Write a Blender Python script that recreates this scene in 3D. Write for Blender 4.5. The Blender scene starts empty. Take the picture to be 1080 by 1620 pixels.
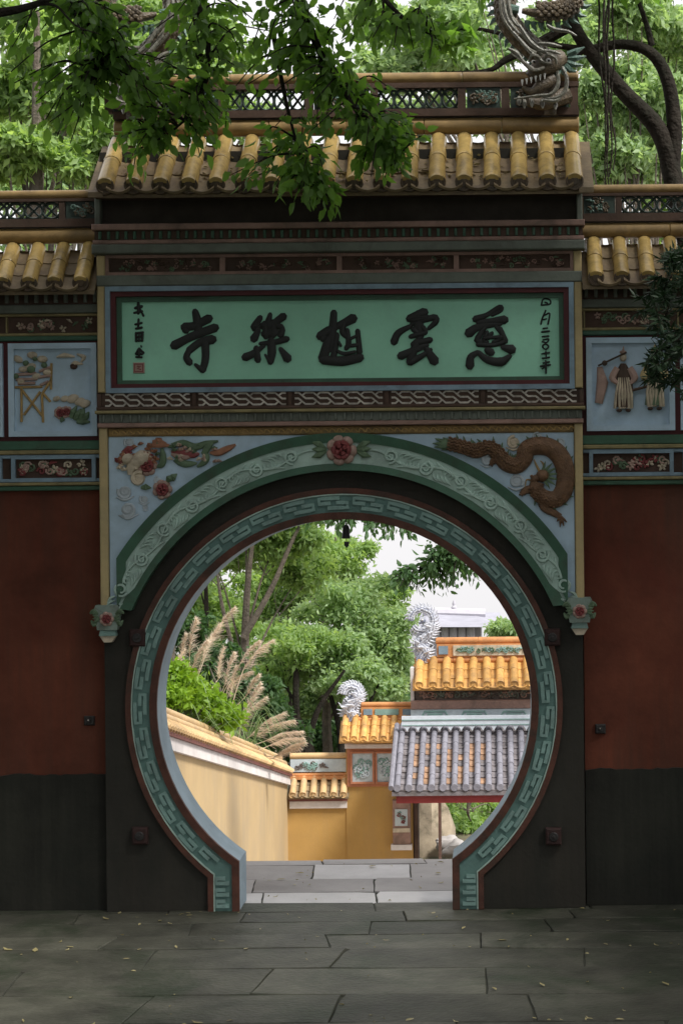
import bpy, math, random
import numpy as np
from mathutils import Vector, Matrix

rnd = random.Random(7)
PI = math.pi
rad = math.radians

# ------------------------------------------------------------------ camera, sky, sun, exposure
sc = bpy.context.scene
S = 207.0                       # photo pixels per metre on the gate's front plane
CX, CZ, D = 1.1527, 3.053, 15.0  # camera stands on higher ground in front of the gate
cd = bpy.data.cameras.new('camera')
cam = bpy.data.objects.new('camera', cd)
sc.collection.objects.link(cam)
cam.location = (CX, -D, CZ)
cam.rotation_euler = (PI/2, 0.010, 0)
cd.sensor_fit = 'VERTICAL'
cd.sensor_height = 36.0
cd.lens = S*D/1620*36
cd.shift_x = -240/1620
cd.shift_y = -5/1620
cd.clip_end = 2000
sc.camera = cam

SUN_EL, SUN_AZ = rad(52), rad(126)     # veiled sun high over the right-hand side
w = bpy.data.worlds.new('World')
sc.world = w
w.use_nodes = True
nt = w.node_tree
nt.nodes.clear()
sky = nt.nodes.new('ShaderNodeTexSky')
sky.sky_type = 'NISHITA'
sky.sun_disc = False
sky.sun_elevation = SUN_EL
sky.sun_rotation = SUN_AZ
sky.air_density = 1.0
sky.dust_density = 1.5
hs = nt.nodes.new('ShaderNodeHueSaturation')
hs.inputs['Saturation'].default_value = 0.12
bg = nt.nodes.new('ShaderNodeBackground')
bg.inputs['Strength'].default_value = 0.15
wo = nt.nodes.new('ShaderNodeOutputWorld')
nt.links.new(sky.outputs[0], hs.inputs['Color'])
ov = nt.nodes.new('ShaderNodeMix')          # even overcast veil over the clear-sky model
ov.data_type = 'RGBA'
ov.inputs['Factor'].default_value = 0.8
ov.inputs['B'].default_value = (2.75, 2.7, 2.75, 1)
nt.links.new(hs.outputs[0], ov.inputs['A'])
nt.links.new(ov.outputs['Result'], bg.inputs['Color'])
nt.links.new(bg.outputs[0], wo.inputs['Surface'])
sl = bpy.data.lights.new('sun', 'SUN')
sl.energy = 2.4
sl.angle = rad(14)
sl.color = (1.0, 0.96, 0.9)
so = bpy.data.objects.new('sun', sl)
sc.collection.objects.link(so)
d_ = Vector((math.sin(SUN_AZ)*math.cos(SUN_EL), math.cos(SUN_AZ)*math.cos(SUN_EL), math.sin(SUN_EL)))
so.rotation_euler = d_.to_track_quat('Z', 'Y').to_euler()
sc.view_settings.view_transform = 'Standard'
sc.view_settings.look = 'None'
sc.view_settings.gamma = 1.0
sc.view_settings.use_curve_mapping = False
sc.view_settings.exposure = 1.32
sc.cycles.max_bounces = 8
sc.cycles.diffuse_bounces = 6
sc.cycles.transmission_bounces = 5
sc.cycles.use_denoising = True

# ------------------------------------------------------------------ helpers
def W(px, py, Y=0.0):
    """photo measurement -> metres, at depth Y behind the gate's front plane"""
    u = px - 0.01*(py-805)
    v = py + 0.01*(px-780)
    s = S*D/(D+Y)
    return Vector((CX+(u-780)/s, Y, CZ-(v-805)/s))
def gx(U):                       # gate-centred pixels -> metres
    return U/S
def gz(V):
    return (1437.0-V)/S

COL = sc.collection
def wloc(o):
    v = Vector(o.location)
    while o.parent:
        o = o.parent
        v += o.location
    return v
def tag(o, label=None, cat=None, group=None, kind=None):
    if label: o['label'] = label
    if cat: o['category'] = cat
    if group: o['group'] = group
    if kind: o['kind'] = kind
    return o
def thing(name, loc, label, cat, group=None):
    o = bpy.data.objects.new(name, None)
    o.empty_display_size = 0.1
    o.location = loc
    COL.objects.link(o)
    return tag(o, label, cat, group)

class MB:
    def __init__(s):
        s.v = []; s.f = []
    def add(s, vs, fs):
        b = len(s.v)
        s.v += [tuple(x) for x in vs]
        s.f += [tuple(i+b for i in f) for f in fs]
        return s
    def box(s, x0, x1, y0, y1, z0, z1):
        if x0 > x1: x0, x1 = x1, x0
        if y0 > y1: y0, y1 = y1, y0
        if z0 > z1: z0, z1 = z1, z0
        return s.add([(x0,y0,z0),(x1,y0,z0),(x1,y1,z0),(x0,y1,z0),(x0,y0,z1),(x1,y0,z1),(x1,y1,z1),(x0,y1,z1)],
              [(0,3,2,1),(4,5,6,7),(0,1,5,4),(1,2,6,5),(2,3,7,6),(3,0,4,7)])
    def cbox(s, x0, x1, y0, y1, z0, z1, c=0.01):
        """box whose front (low y) edges are chamfered"""
        if x0 > x1: x0, x1 = x1, x0
        if z0 > z1: z0, z1 = z1, z0
        vs = [(x0,y1,z0),(x1,y1,z0),(x1,y1,z1),(x0,y1,z1),
              (x0,y0+c,z0),(x1,y0+c,z0),(x1,y0+c,z1),(x0,y0+c,z1),
              (x0+c,y0,z0+c),(x1-c,y0,z0+c),(x1-c,y0,z1-c),(x0+c,y0,z1-c)]
        fs = [(0,3,2,1),(8,9,10,11)]
        for i in range(4):
            j = (i+1) % 4
            fs += [(i,j,4+j,4+i),(4+i,4+j,8+j,8+i)]
        return s.add(vs, fs)
    def frame(s, x0, x1, z0, z1, wd, y0, y1):
        """four mitred bars around a rectangle"""
        o = [(x0,z0),(x1,z0),(x1,z1),(x0,z1)]
        i = [(x0+wd,z0+wd),(x1-wd,z0+wd),(x1-wd,z1-wd),(x0+wd,z1-wd)]
        vs = [(x,y0,z) for x,z in o]+[(x,y0,z) for x,z in i]+[(x,y1,z) for x,z in o]+[(x,y1,z) for x,z in i]
        fs = []
        for a in range(4):
            b = (a+1) % 4
            fs += [(a,b,4+b,4+a),(8+b,8+a,12+a,12+b),(a,8+a,8+b,b),(4+a,4+b,12+b,12+a)]
        return s.add(vs, fs)
    def prism(s, poly, y0, y1):
        n = len(poly)
        vs = [(x,y0,z) for x,z in poly]+[(x,y1,z) for x,z in poly]
        fs = [tuple(range(n)), tuple(range(2*n-1, n-1, -1))]
        fs += [(i, n+i, n+(i+1) % n, (i+1) % n) for i in range(n)]
        return s.add(vs, fs)
    def strip(s, a, b, y0, y1, yb0=None):
        """solid band between polylines a and b (x,z), open ended, capped"""
        n = len(a)
        yb0 = y0 if yb0 is None else yb0
        vs = [(x,y0,z) for x,z in a]+[(x,yb0,z) for x,z in b]+[(x,y1,z) for x,z in a]+[(x,y1,z) for x,z in b]
        fs = []
        for i in range(n-1):
            j = i+1
            fs += [(i,j,n+j,n+i),(2*n+j,2*n+i,3*n+i,3*n+j),(j,i,2*n+i,2*n+j),(n+i,n+j,3*n+j,3*n+i)]
        fs += [(0,n,3*n,2*n),(n-1,3*n-1,4*n-1,2*n-1)]
        return s.add(vs, fs)
    def tube(s, pts, r, n=8, flat=None, cap=True, tip=False):
        """swept tube; flat = depth ratio for a relief lying in the XZ plane"""
        P = [Vector(p) for p in pts]
        m = len(P)
        R = list(r) if hasattr(r, '__len__') else [r]*m
        if len(R) != m:
            R = [float(np.interp(i/(m-1), np.linspace(0,1,len(R)), R)) for i in range(m)]
        vs = []
        nrm = None
        for i in range(m):
            t = (P[min(i+1,m-1)]-P[max(i-1,0)])
            if t.length < 1e-9: t = Vector((0,0,1))
            t.normalize()
            if flat is not None:
                dpt = Vector((0,1,0))
                sd = t.cross(dpt)
                if sd.length < 1e-6: sd = Vector((1,0,0))
                sd.normalize()
                k = flat
            else:
                if nrm is None:
                    a = Vector((0,0,1)) if abs(t.z) < .9 else Vector((1,0,0))
                    nrm = (a-t*a.dot(t)).normalized()
                else:
                    nrm = nrm-t*nrm.dot(t)
                    nrm = nrm.normalized() if nrm.length > 1e-6 else Vector((1,0,0))
                dpt = nrm
                sd = t.cross(dpt)
                k = 1.0
            for q in range(n):
                a = 2*PI*q/n + (PI/4 if n == 4 else 0)
                vs.append(P[i]+sd*(R[i]*math.cos(a))+dpt*(R[i]*k*math.sin(a)))
        fs = []
        for i in range(m-1):
            for q in range(n):
                p = (q+1) % n
                fs.append((i*n+q, i*n+p, (i+1)*n+p, (i+1)*n+q))
        if cap:
            fs.append(tuple(range(n-1,-1,-1)))
            fs.append(tuple((m-1)*n+q for q in range(n)))
        return s.add(vs, fs)
    def ball(s, c, rx, ry=None, rz=None, nu=10, nv=6, rot=0.0):
        ry = rx if ry is None else ry
        rz = rx if rz is None else rz
        vs = []
        ca, sa = math.cos(rot), math.sin(rot)
        def pt(x, y, z):
            return (c[0]+x*ca-z*sa, c[1]+y, c[2]+x*sa+z*ca)
        vs.append(pt(0,0,rz))
        for j in range(1, nv):
            t = PI*j/nv
            for i in range(nu):
                a = 2*PI*i/nu
                vs.append(pt(rx*math.sin(t)*math.cos(a), ry*math.sin(t)*math.sin(a), rz*math.cos(t)))
        vs.append(pt(0,0,-rz))
        fs = [(0,1+i,1+(i+1) % nu) for i in range(nu)]
        for j in range(nv-2):
            for i in range(nu):
                k = (i+1) % nu
                fs.append((1+j*nu+i,1+(j+1)*nu+i,1+(j+1)*nu+k,1+j*nu+k))
        L = len(vs)-1
        fs += [(L,1+(nv-2)*nu+(i+1) % nu,1+(nv-2)*nu+i) for i in range(nu)]
        return s.add(vs, fs)
    def lathe(s, c, prof, n=16, axis='Z'):
        """prof: list of (radius, height) along the axis"""
        vs = []
        for r, h in prof:
            for i in range(n):
                a = 2*PI*i/n
                x, y = r*math.cos(a), r*math.sin(a)
                if axis == 'Z': vs.append((c[0]+x,c[1]+y,c[2]+h))
                else: vs.append((c[0]+x,c[1]+h,c[2]+y))
        fs = []
        for j in range(len(prof)-1):
            for i in range(n):
                k = (i+1) % n
                fs.append((j*n+i,j*n+k,(j+1)*n+k,(j+1)*n+i))
        fs.append(tuple(range(n)))
        fs.append(tuple((len(prof)-1)*n+i for i in range(n)))
        return s.add(vs, fs)
    def mesh(s, name, m, smooth=True, off=None):
        me = bpy.data.meshes.new(name)
        vs = s.v
        if off is not None:
            vs = [(x-off[0],y-off[1],z-off[2]) for x,y,z in vs]
        me.from_pydata(vs, [], s.f)
        me.materials.append(m)
        if smooth:
            me.shade_smooth()
            me.set_sharp_from_angle(angle=rad(38))
        me.update()
        return me
    def part(s, name, m, parent=None, smooth=True, fix=False):
        a = np.array(s.v)
        o0 = (a.min(0)+a.max(0))/2
        me = s.mesh(name, m, smooth, o0)
        o = bpy.data.objects.new(name, me)
        COL.objects.link(o)
        o.location = Vector(o0)
        if parent is not None:
            o.location = Vector(o0)-wloc(parent)
            o.parent = parent
        return o
def inst(name, me, parent, pos, rot=None, scale=None):
    o = bpy.data.objects.new(name, me)
    COL.objects.link(o)
    o.location = Vector(pos)-(wloc(parent) if parent else Vector((0,0,0)))
    if parent: o.parent = parent
    if rot: o.rotation_euler = rot
    if scale: o.scale = scale
    return o

def spiral(c, r0, r1, a0, turns, n=18, Y=0.0):
    out = []
    for i in range(n):
        t = i/(n-1)
        r = r0+(r1-r0)*t
        a = a0+turns*2*PI*t
        out.append((c[0]+r*math.cos(a), Y, c[1]+r*math.sin(a)))
    return out
def smooth_path(pts, n=6):
    """Catmull-Rom through the points"""
    P = [Vector(p) for p in pts]
    P = [P[0]*2-P[1]]+P+[P[-1]*2-P[-2]]
    out = []
    for i in range(1, len(P)-2):
        a, b, c, d = P[i-1], P[i], P[i+1], P[i+2]
        for k in range(n):
            t = k/n
            out.append(0.5*((2*b)+(c-a)*t+(2*a-5*b+4*c-d)*t*t+(3*b-a-3*c+d)*t**3))
    out.append(P[-2])
    return out

# ------------------------------------------------------------------ materials
MATS = {}
def mat(name, col, rough=0.75, var=0.22, scale=3.0, bump=0.25, bscale=45.0, dirt=None, dirt_amt=0.5, dirt_scale=1.3,
        objvar=0.0, spec=0.35, bdist=0.01, coat=0.0, streak=None, streak_amt=0.5):
    if name in MATS: return MATS[name]
    m = bpy.data.materials.new(name)
    m.use_nodes = True
    t = m.node_tree
    N, L = t.nodes, t.links
    b = N['Principled BSDF']
    b.inputs['Roughness'].default_value = rough
    b.inputs['Specular IOR Level'].default_value = spec
    b.inputs['Coat Weight'].default_value = coat
    geo = N.new('ShaderNodeNewGeometry')
    n1 = N.new('ShaderNodeTexNoise')
    n1.inputs['Scale'].default_value = scale
    n1.inputs['Detail'].default_value = 6
    n1.inputs['Roughness'].default_value = 0.65
    L.new(geo.outputs['Position'], n1.inputs['Vector'])
    r1 = N.new('ShaderNodeMapRange')
    r1.inputs['From Min'].default_value = 0.3
    r1.inputs['From Max'].default_value = 0.7
    r1.inputs['To Min'].default_value = 1-var
    r1.inputs['To Max'].default_value = 1+var
    L.new(n1.outputs['Fac'], r1.inputs['Value'])
    fac = r1.outputs[0]
    if objvar:
        oi = N.new('ShaderNodeObjectInfo')
        r2 = N.new('ShaderNodeMapRange')
        r2.inputs['To Min'].default_value = 1-objvar
        r2.inputs['To Max'].default_value = 1+objvar
        L.new(oi.outputs['Random'], r2.inputs['Value'])
        mu = N.new('ShaderNodeMath'); mu.operation = 'MULTIPLY'
        L.new(fac, mu.inputs[0]); L.new(r2.outputs[0], mu.inputs[1])
        fac = mu.outputs[0]
    vm = N.new('ShaderNodeVectorMath'); vm.operation = 'SCALE'
    vm.inputs[0].default_value = col
    L.new(fac, vm.inputs['Scale'])
    out = vm.outputs[0]
    if dirt is not None:
        n2 = N.new('ShaderNodeTexNoise')
        n2.inputs['Scale'].default_value = dirt_scale
        n2.inputs['Detail'].default_value = 8
        n2.inputs['Roughness'].default_value = 0.7
        n2.inputs['Distortion'].default_value = 0.6
        L.new(geo.outputs['Position'], n2.inputs['Vector'])
        rr = N.new('ShaderNodeMapRange')
        rr.inputs['From Min'].default_value = 0.48
        rr.inputs['From Max'].default_value = 0.66
        rr.inputs['To Max'].default_value = dirt_amt
        L.new(n2.outputs['Fac'], rr.inputs['Value'])
        mx = N.new('ShaderNodeMix'); mx.data_type = 'RGBA'
        L.new(rr.outputs[0], mx.inputs['Factor'])
        L.new(out, mx.inputs['A'])
        mx.inputs['B'].default_value = (*dirt, 1)
        out = mx.outputs['Result']
    if streak is not None:          # rain runs: noise drawn out along the vertical, broken up by a larger noise
        mp = N.new('ShaderNodeMapping'); mp.inputs['Scale'].default_value = (7.0,7.0,0.35)
        L.new(geo.outputs['Position'], mp.inputs['Vector'])
        n4 = N.new('ShaderNodeTexNoise'); n4.inputs['Scale'].default_value = 1.0; n4.inputs['Detail'].default_value = 7; n4.inputs['Roughness'].default_value = .7
        L.new(mp.outputs[0], n4.inputs['Vector'])
        n5 = N.new('ShaderNodeTexNoise'); n5.inputs['Scale'].default_value = 0.8; n5.inputs['Detail'].default_value = 5
        L.new(geo.outputs['Position'], n5.inputs['Vector'])
        ml = N.new('ShaderNodeMath'); ml.operation = 'MULTIPLY'
        L.new(n4.outputs['Fac'], ml.inputs[0]); L.new(n5.outputs['Fac'], ml.inputs[1])
        r5 = N.new('ShaderNodeMapRange'); r5.inputs['From Min'].default_value = 0.22; r5.inputs['From Max'].default_value = 0.40; r5.inputs['To Max'].default_value = streak_amt
        L.new(ml.outputs[0], r5.inputs['Value'])
        m5 = N.new('ShaderNodeMix'); m5.data_type = 'RGBA'
        L.new(r5.outputs[0], m5.inputs['Factor']); L.new(out, m5.inputs['A']); m5.inputs['B'].default_value = (*streak,1)
        out = m5.outputs['Result']
    L.new(out, b.inputs['Base Color'])
    if bump:
        n3 = N.new('ShaderNodeTexNoise')
        n3.inputs['Scale'].default_value = bscale
        n3.inputs['Detail'].default_value = 5
        L.new(geo.outputs['Position'], n3.inputs['Vector'])
        bp = N.new('ShaderNodeBump')
        bp.inputs['Strength'].default_value = bump
        bp.inputs['Distance'].default_value = bdist
        L.new(n3.outputs['Fac'], bp.inputs['Height'])
        L.new(bp.outputs[0], b.inputs['Normal'])
    MATS[name] = m
    return m

def leaf_mat(name, c0, c1, trans=0.45, tint=(1.25, 1.25, 0.5), rough=0.45):
    m = bpy.data.materials.new(name)
    m.use_nodes = True
    t = m.node_tree; N, L = t.nodes, t.links
    b = N['Principled BSDF']
    b.inputs['Roughness'].default_value = rough
    b.inputs['Specular IOR Level'].default_value = 0.3
    g = N.new('ShaderNodeNewGeometry')
    nz = N.new('ShaderNodeTexNoise'); nz.inputs['Scale'].default_value = 0.7; nz.inputs['Detail'].default_value = 3
    L.new(g.outputs['Position'], nz.inputs['Vector'])
    ad = N.new('ShaderNodeMath'); ad.operation = 'MULTIPLY_ADD'
    L.new(g.outputs['Random Per Island'], ad.inputs[0]); ad.inputs[1].default_value = 0.55
    mr = N.new('ShaderNodeMapRange')
    mr.inputs['From Min'].default_value = 0.3; mr.inputs['From Max'].default_value = 0.7
    mr.inputs['To Max'].default_value = 0.45
    L.new(nz.outputs['Fac'], mr.inputs['Value'])
    L.new(mr.outputs[0], ad.inputs[2])
    mx = N.new('ShaderNodeMix'); mx.data_type = 'RGBA'
    L.new(ad.outputs[0], mx.inputs['Factor'])
    mx.inputs['A'].default_value = (*c0,1); mx.inputs['B'].default_value = (*c1,1)
    L.new(mx.outputs['Result'], b.inputs['Base Color'])
    tr = N.new('ShaderNodeBsdfTranslucent')
    vm = N.new('ShaderNodeVectorMath'); vm.operation = 'MULTIPLY'
    L.new(mx.outputs['Result'], vm.inputs[0]); vm.inputs[1].default_value = tint
    L.new(vm.outputs[0], tr.inputs['Color'])
    ms = N.new('ShaderNodeMixShader'); ms.inputs[0].default_value = trans
    L.new(b.outputs[0], ms.inputs[1]); L.new(tr.outputs[0], ms.inputs[2])
    L.new(ms.outputs[0], N['Material Output'].inputs['Surface'])
    return m

GRIME = (0.05, 0.048, 0.035)
M_red = mat('red_plaster', (0.118,0.034,0.018), 0.9, 0.42, 1.6, 0.25, 30, dirt=(0.10,0.022,0.012), dirt_amt=.7, dirt_scale=1.1, streak=(0.055,0.030,0.02), streak_amt=.75)
M_plinth = mat('plinth_plaster', (0.016,0.016,0.012), 0.9, 0.5, 2.0, 0.4, 25, dirt=(0.010,0.012,0.009), dirt_amt=.7, streak=(0.034,0.035,0.026), streak_amt=.6)
M_jamb = mat('dark_olive_plaster', (0.024,0.023,0.018), 0.85, 0.25, 2.0, 0.3, 28, dirt=(0.014,0.015,0.011), dirt_amt=.6, streak=(0.042,0.035,0.026), streak_amt=.6)
M_teal = mat('teal_paint', (0.20,0.325,0.295), 0.6, 0.2, 5, 0.3, 40, dirt=(0.12,0.16,0.15), dirt_amt=.6, dirt_scale=2.5)
M_valance = mat('pale_blue_valance', (0.55,0.60,0.66), 0.7, 0.12, 6, 0.2, 40, dirt=(.42,.46,.52), dirt_amt=.5, dirt_scale=3)
M_tealpale = mat('pale_teal_paint', (0.38,0.52,0.46), 0.6, 0.18, 5, 0.3, 40, dirt=(0.17,0.21,0.19), dirt_amt=.6, dirt_scale=2.5)
M_green = mat('green_paint', (0.045,0.115,0.072), 0.55, 0.2, 5, 0.25, 40, dirt=GRIME, dirt_amt=.5, dirt_scale=3)
M_greyteal = mat('grey_green_paint', (0.135,0.155,0.13), 0.65, 0.2, 5, 0.3, 40, dirt=GRIME, dirt_amt=.5, dirt_scale=2)
M_sign = mat('sign_green', (0.30,0.64,0.47), 0.55, 0.10, 2.0, 0.12, 30, dirt=(0.27,0.53,0.41), dirt_amt=.5, dirt_scale=1.5)
M_ink = mat('black_lacquer', (0.006,0.008,0.007), 0.6, 0.2, 8, 0.1, 30, spec=.5)
M_maroon = mat('maroon_paint', (0.085,0.014,0.016), 0.55, 0.2, 5, 0.2, 40, dirt=(.03,.012,.012), dirt_amt=.5)
M_rim = mat('red_brown_rim', (0.088,0.034,0.022), 0.65, 0.35, 7, 0.35, 45, dirt=(0.042,0.028,0.02), dirt_amt=.8, dirt_scale=4)
M_blue = mat('pale_blue_plaster', (0.44,0.58,0.70), 0.75, 0.12, 3, 0.2, 30, dirt=(0.31,0.41,0.47), dirt_amt=.6, dirt_scale=2)
M_lining = mat('lining_blue_grey', (0.30,0.38,0.43), 0.8, 0.15, 3, 0.25, 30, dirt=(0.20,0.25,0.28), dirt_amt=.6, dirt_scale=2)
M_grooveshade = mat('groove_shade_teal', (0.11,0.20,0.18), 0.7, 0.2, 5, 0.25, 40)  # darkened teal: the shade in the fret grooves is put into this colour
M_bluegrey = mat('blue_grey_paint', (0.20,0.29,0.36), 0.65, 0.18, 5, 0.2, 40, dirt=GRIME, dirt_amt=.4, dirt_scale=3)
M_ochre = mat('ochre_pilaster', (0.44,0.35,0.18), 0.7, 0.15, 4, 0.25, 35, dirt=(0.30,0.25,0.15), dirt_amt=.6, dirt_scale=2)
M_gold = mat('gold_brown_moulding', (0.26,0.17,0.065), 0.6, 0.35, 12, 0.4, 60, dirt=GRIME, dirt_amt=.5, dirt_scale=5)
M_olive = mat('olive_gold_moulding', (0.25,0.21,0.10), 0.65, 0.25, 8, 0.3, 50, dirt=GRIME, dirt_amt=.5, dirt_scale=3)
M_pink = mat('dusty_pink_moulding', (0.30,0.19,0.155), 0.7, 0.2, 6, 0.25, 45, dirt=GRIME, dirt_amt=.5, dirt_scale=3)
M_brown = mat('dark_brown_beam', (0.075,0.045,0.032), 0.8, 0.3, 6, 0.3, 40, dirt=GRIME, dirt_amt=.4)
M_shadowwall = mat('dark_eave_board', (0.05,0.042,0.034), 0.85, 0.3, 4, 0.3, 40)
M_tile = mat('yellow_glazed_tile', (0.45,0.315,0.11), 0.24, 0.25, 9, 0.2, 30, dirt=(0.17,0.13,0.07), dirt_amt=.75, dirt_scale=5, objvar=.25, spec=.5)
M_pan = mat('ochre_pan_tile', (0.20,0.15,0.085), 0.55, 0.3, 9, 0.3, 30, dirt=(0.13,0.09,0.06), dirt_amt=.8, dirt_scale=6, objvar=.22)
M_disc = mat('brown_tile_end', (0.075,0.05,0.028), 0.5, 0.3, 20, 0.5, 60, dirt=(.05,.045,.03), dirt_amt=.6, dirt_scale=8)
M_pipe = mat('ochre_ridge_pipe', (0.29,0.19,0.075), 0.42, 0.25, 7, 0.2, 30, dirt=(0.15,0.10,0.05), dirt_amt=.6, dirt_scale=4, spec=.45)
M_lattice = mat('dark_green_lattice', (0.035,0.055,0.045), 0.5, 0.3, 10, 0.2, 40)
M_whitefret = mat('white_fret', (0.56,0.53,0.47), 0.7, 0.3, 12, 0.2, 50, dirt=(.13,.11,.09), dirt_amt=.7, dirt_scale=9)
M_rose = mat('rose_red', (0.19,0.045,0.045), 0.55, 0.3, 14, 0.2, 50)
M_rosepale = mat('rose_pink', (0.36,0.25,0.205), 0.6, 0.25, 14, 0.2, 50, dirt=(.3,.2,.18), dirt_amt=.6, dirt_scale=7)
M_leafrel = mat('relief_green', (0.10,0.155,0.09), 0.6, 0.35, 14, 0.2, 50)
M_cream = mat('relief_cream', (0.52,0.45,0.34), 0.65, 0.25, 12, 0.2, 50, dirt=(.25,.21,.16), dirt_amt=.6, dirt_scale=8)
M_cloud = mat('relief_cloud', (0.44,0.50,0.54), 0.7, 0.15, 8, 0.2, 50, dirt=(.28,.30,.32), dirt_amt=.5, dirt_scale=5)
M_dragon = mat('dragon_red_brown', (0.145,0.08,0.042), 0.55, 0.4, 22, 0.8, 90, dirt=(.10,.055,.03), dirt_amt=.6, dirt_scale=9)
M_dragonbelly = mat('dragon_ochre', (0.36,0.24,0.09), 0.55, 0.35, 16, 0.4, 60)
M_orange = mat('relief_orange', (0.28,0.13,0.075), 0.6, 0.3, 14, 0.2, 50)
M_iron = mat('dark_iron', (0.022,0.020,0.019), 0.5, 0.35, 14, 0.35, 60, spec=.4)
M_rust = mat('rusty_iron', (0.035,0.016,0.014), 0.7, 0.4, 14, 0.4, 60)
M_ceramic = mat('grey_ceramic_shards', (0.20,0.195,0.16), 0.35, 0.55, 30, 0.7, 60, dirt=(.10,.09,.07), dirt_amt=.7, dirt_scale=8, spec=.5)
M_ceramicb = mat('brown_ceramic_shards', (0.12,0.09,0.055), 0.4, 0.5, 34, 0.8, 80, dirt=(.06,.05,.04), dirt_amt=.7, dirt_scale=8, spec=.5)
M_ceramicg = mat('green_ceramic_shards', (0.10,0.17,0.14), 0.4, 0.4, 30, 0.6, 70, spec=.5)
M_eye = mat('white_glaze', (0.75,0.74,0.70), 0.3, 0.1, 8, 0.0, spec=.5)
M_ceramicw = mat('white_blue_ceramic', (0.60,0.62,0.68), 0.4, 0.35, 24, 0.6, 60, dirt=(.28,.30,.38), dirt_amt=.7, dirt_scale=9, spec=.5)
M_ceramicd = mat('slate_blue_ceramic', (0.22,0.24,0.32), 0.4, 0.35, 24, 0.6, 60, spec=.5)
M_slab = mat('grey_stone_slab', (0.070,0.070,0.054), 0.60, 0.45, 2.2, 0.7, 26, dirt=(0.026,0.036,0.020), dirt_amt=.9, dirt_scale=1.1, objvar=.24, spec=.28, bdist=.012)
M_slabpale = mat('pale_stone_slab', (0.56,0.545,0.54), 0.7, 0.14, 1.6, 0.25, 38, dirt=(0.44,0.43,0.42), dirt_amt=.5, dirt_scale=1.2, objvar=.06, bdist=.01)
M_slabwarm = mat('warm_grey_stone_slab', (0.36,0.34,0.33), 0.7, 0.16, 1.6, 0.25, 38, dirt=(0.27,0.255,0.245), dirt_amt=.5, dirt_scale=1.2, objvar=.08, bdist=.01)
M_bed = mat('joint_earth', (0.036,0.038,0.028), 0.95, 0.3, 5, 0.4, 40)
M_soil = mat('soil', (0.10,0.085,0.055), 0.95, 0.35, 1.5, 0.5, 12, dirt=(0.06,0.09,0.035), dirt_amt=.8, dirt_scale=.6)
M_yellow = mat('yellow_wall_plaster', (0.42,0.255,0.08), 0.85, 0.09, 1.2, 0.15, 30, dirt=(0.35,0.215,0.08), dirt_amt=.6, dirt_scale=.8, streak=(0.32,0.21,0.10), streak_amt=.6)
M_yellowflare = mat('flare_paled_wall_plaster', (0.45,0.325,0.17), 0.85, 0.10, 1.0, 0.2, 30, dirt=(0.40,0.30,0.18), dirt_amt=.7, dirt_scale=.7, streak=(0.33,0.26,0.17), streak_amt=.6)  # presumably the yellow wall paint, with the paleness of flare put into its colour
M_white = mat('white_wall_band', (0.66,0.62,0.60), 0.8, 0.12, 3, 0.2, 30, dirt=(0.45,0.41,0.40), dirt_amt=.5, dirt_scale=2)
M_redline = mat('dark_red_course', (0.17,0.065,0.055), 0.75, 0.2, 4, 0.2, 40, dirt=(.10,.06,.05), dirt_amt=.5)
M_tan = mat('tan_glazed_coping', (0.53,0.36,0.18), 0.45, 0.18, 5, 0.2, 30, dirt=(0.36,0.27,0.17), dirt_amt=.7, dirt_scale=3, objvar=.1)
M_orangetile = mat('orange_glazed_tile', (0.58,0.325,0.10), 0.4, 0.25, 9, 0.2, 30, dirt=(0.33,0.19,0.08), dirt_amt=.8, dirt_scale=4, objvar=.22, spec=.5)
M_orangepipe = mat('orange_ridge_pipe', (0.58,0.26,0.10), 0.42, 0.2, 7, 0.2, 30, dirt=(.38,.2,.1), dirt_amt=.6, dirt_scale=4)
M_greytile = mat('grey_clay_tile', (0.20,0.197,0.23), 0.7, 0.2, 10, 0.35, 40, dirt=(0.14,0.135,0.16), dirt_amt=.7, dirt_scale=5, objvar=.12)
M_greypan = mat('grey_pan_tile', (0.17,0.155,0.165), 0.8, 0.4, 12, 0.4, 40, dirt=(0.12,0.10,0.09), dirt_amt=.7, dirt_scale=8, objvar=.2)
M_redbeam = mat('red_painted_beam', (0.24,0.035,0.035), 0.5, 0.15, 5, 0.15, 40)
M_frieze = mat('weathered_grey_frieze', (0.14,0.115,0.105), 0.8, 0.35, 9, 0.6, 30, dirt=(.07,.06,.05), dirt_amt=.6, dirt_scale=5)
M_paintbeam = mat('teal_white_beam', (0.46,0.53,0.56), 0.7, 0.15, 6, 0.2, 40, dirt=(.30,.36,.40), dirt_amt=.5, dirt_scale=3)
M_brick = mat('terracotta_frame', (0.42,0.17,0.09), 0.7, 0.2, 6, 0.2, 40, dirt=(.3,.15,.1), dirt_amt=.5, dirt_scale=3)
M_bark = mat('bark', (0.11,0.09,0.07), 0.9, 0.4, 6, 0.9, 22, dirt=(0.06,0.065,0.045), dirt_amt=.6, dirt_scale=3, bdist=.03)
M_barkdark = mat('dark_bark', (0.026,0.022,0.018), 0.9, 0.4, 7, 0.9, 24, dirt=(0.017,0.02,0.014), dirt_amt=.6, dirt_scale=3, bdist=.03, spec=.08)
M_corbel = mat('corbel_grey_green', (0.20,0.26,0.225), 0.7, 0.25, 8, 0.3, 40, dirt=(.10,.10,.08), dirt_amt=.7, dirt_scale=6)
M_rock = mat('pale_rock', (0.36,0.30,0.22), 0.85, 0.3, 3, 0.6, 12, dirt=(0.035,0.045,0.02), dirt_amt=1.0, dirt_scale=1.6)
M_hallroof = mat('far_grey_roof', (0.30,0.30,0.35), 0.8, 0.15, 2, 0.2, 10)
M_hallwall = mat('far_white_wall', (0.42,0.41,0.45), 0.8, 0.1, 2, 0.1, 10)
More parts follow.
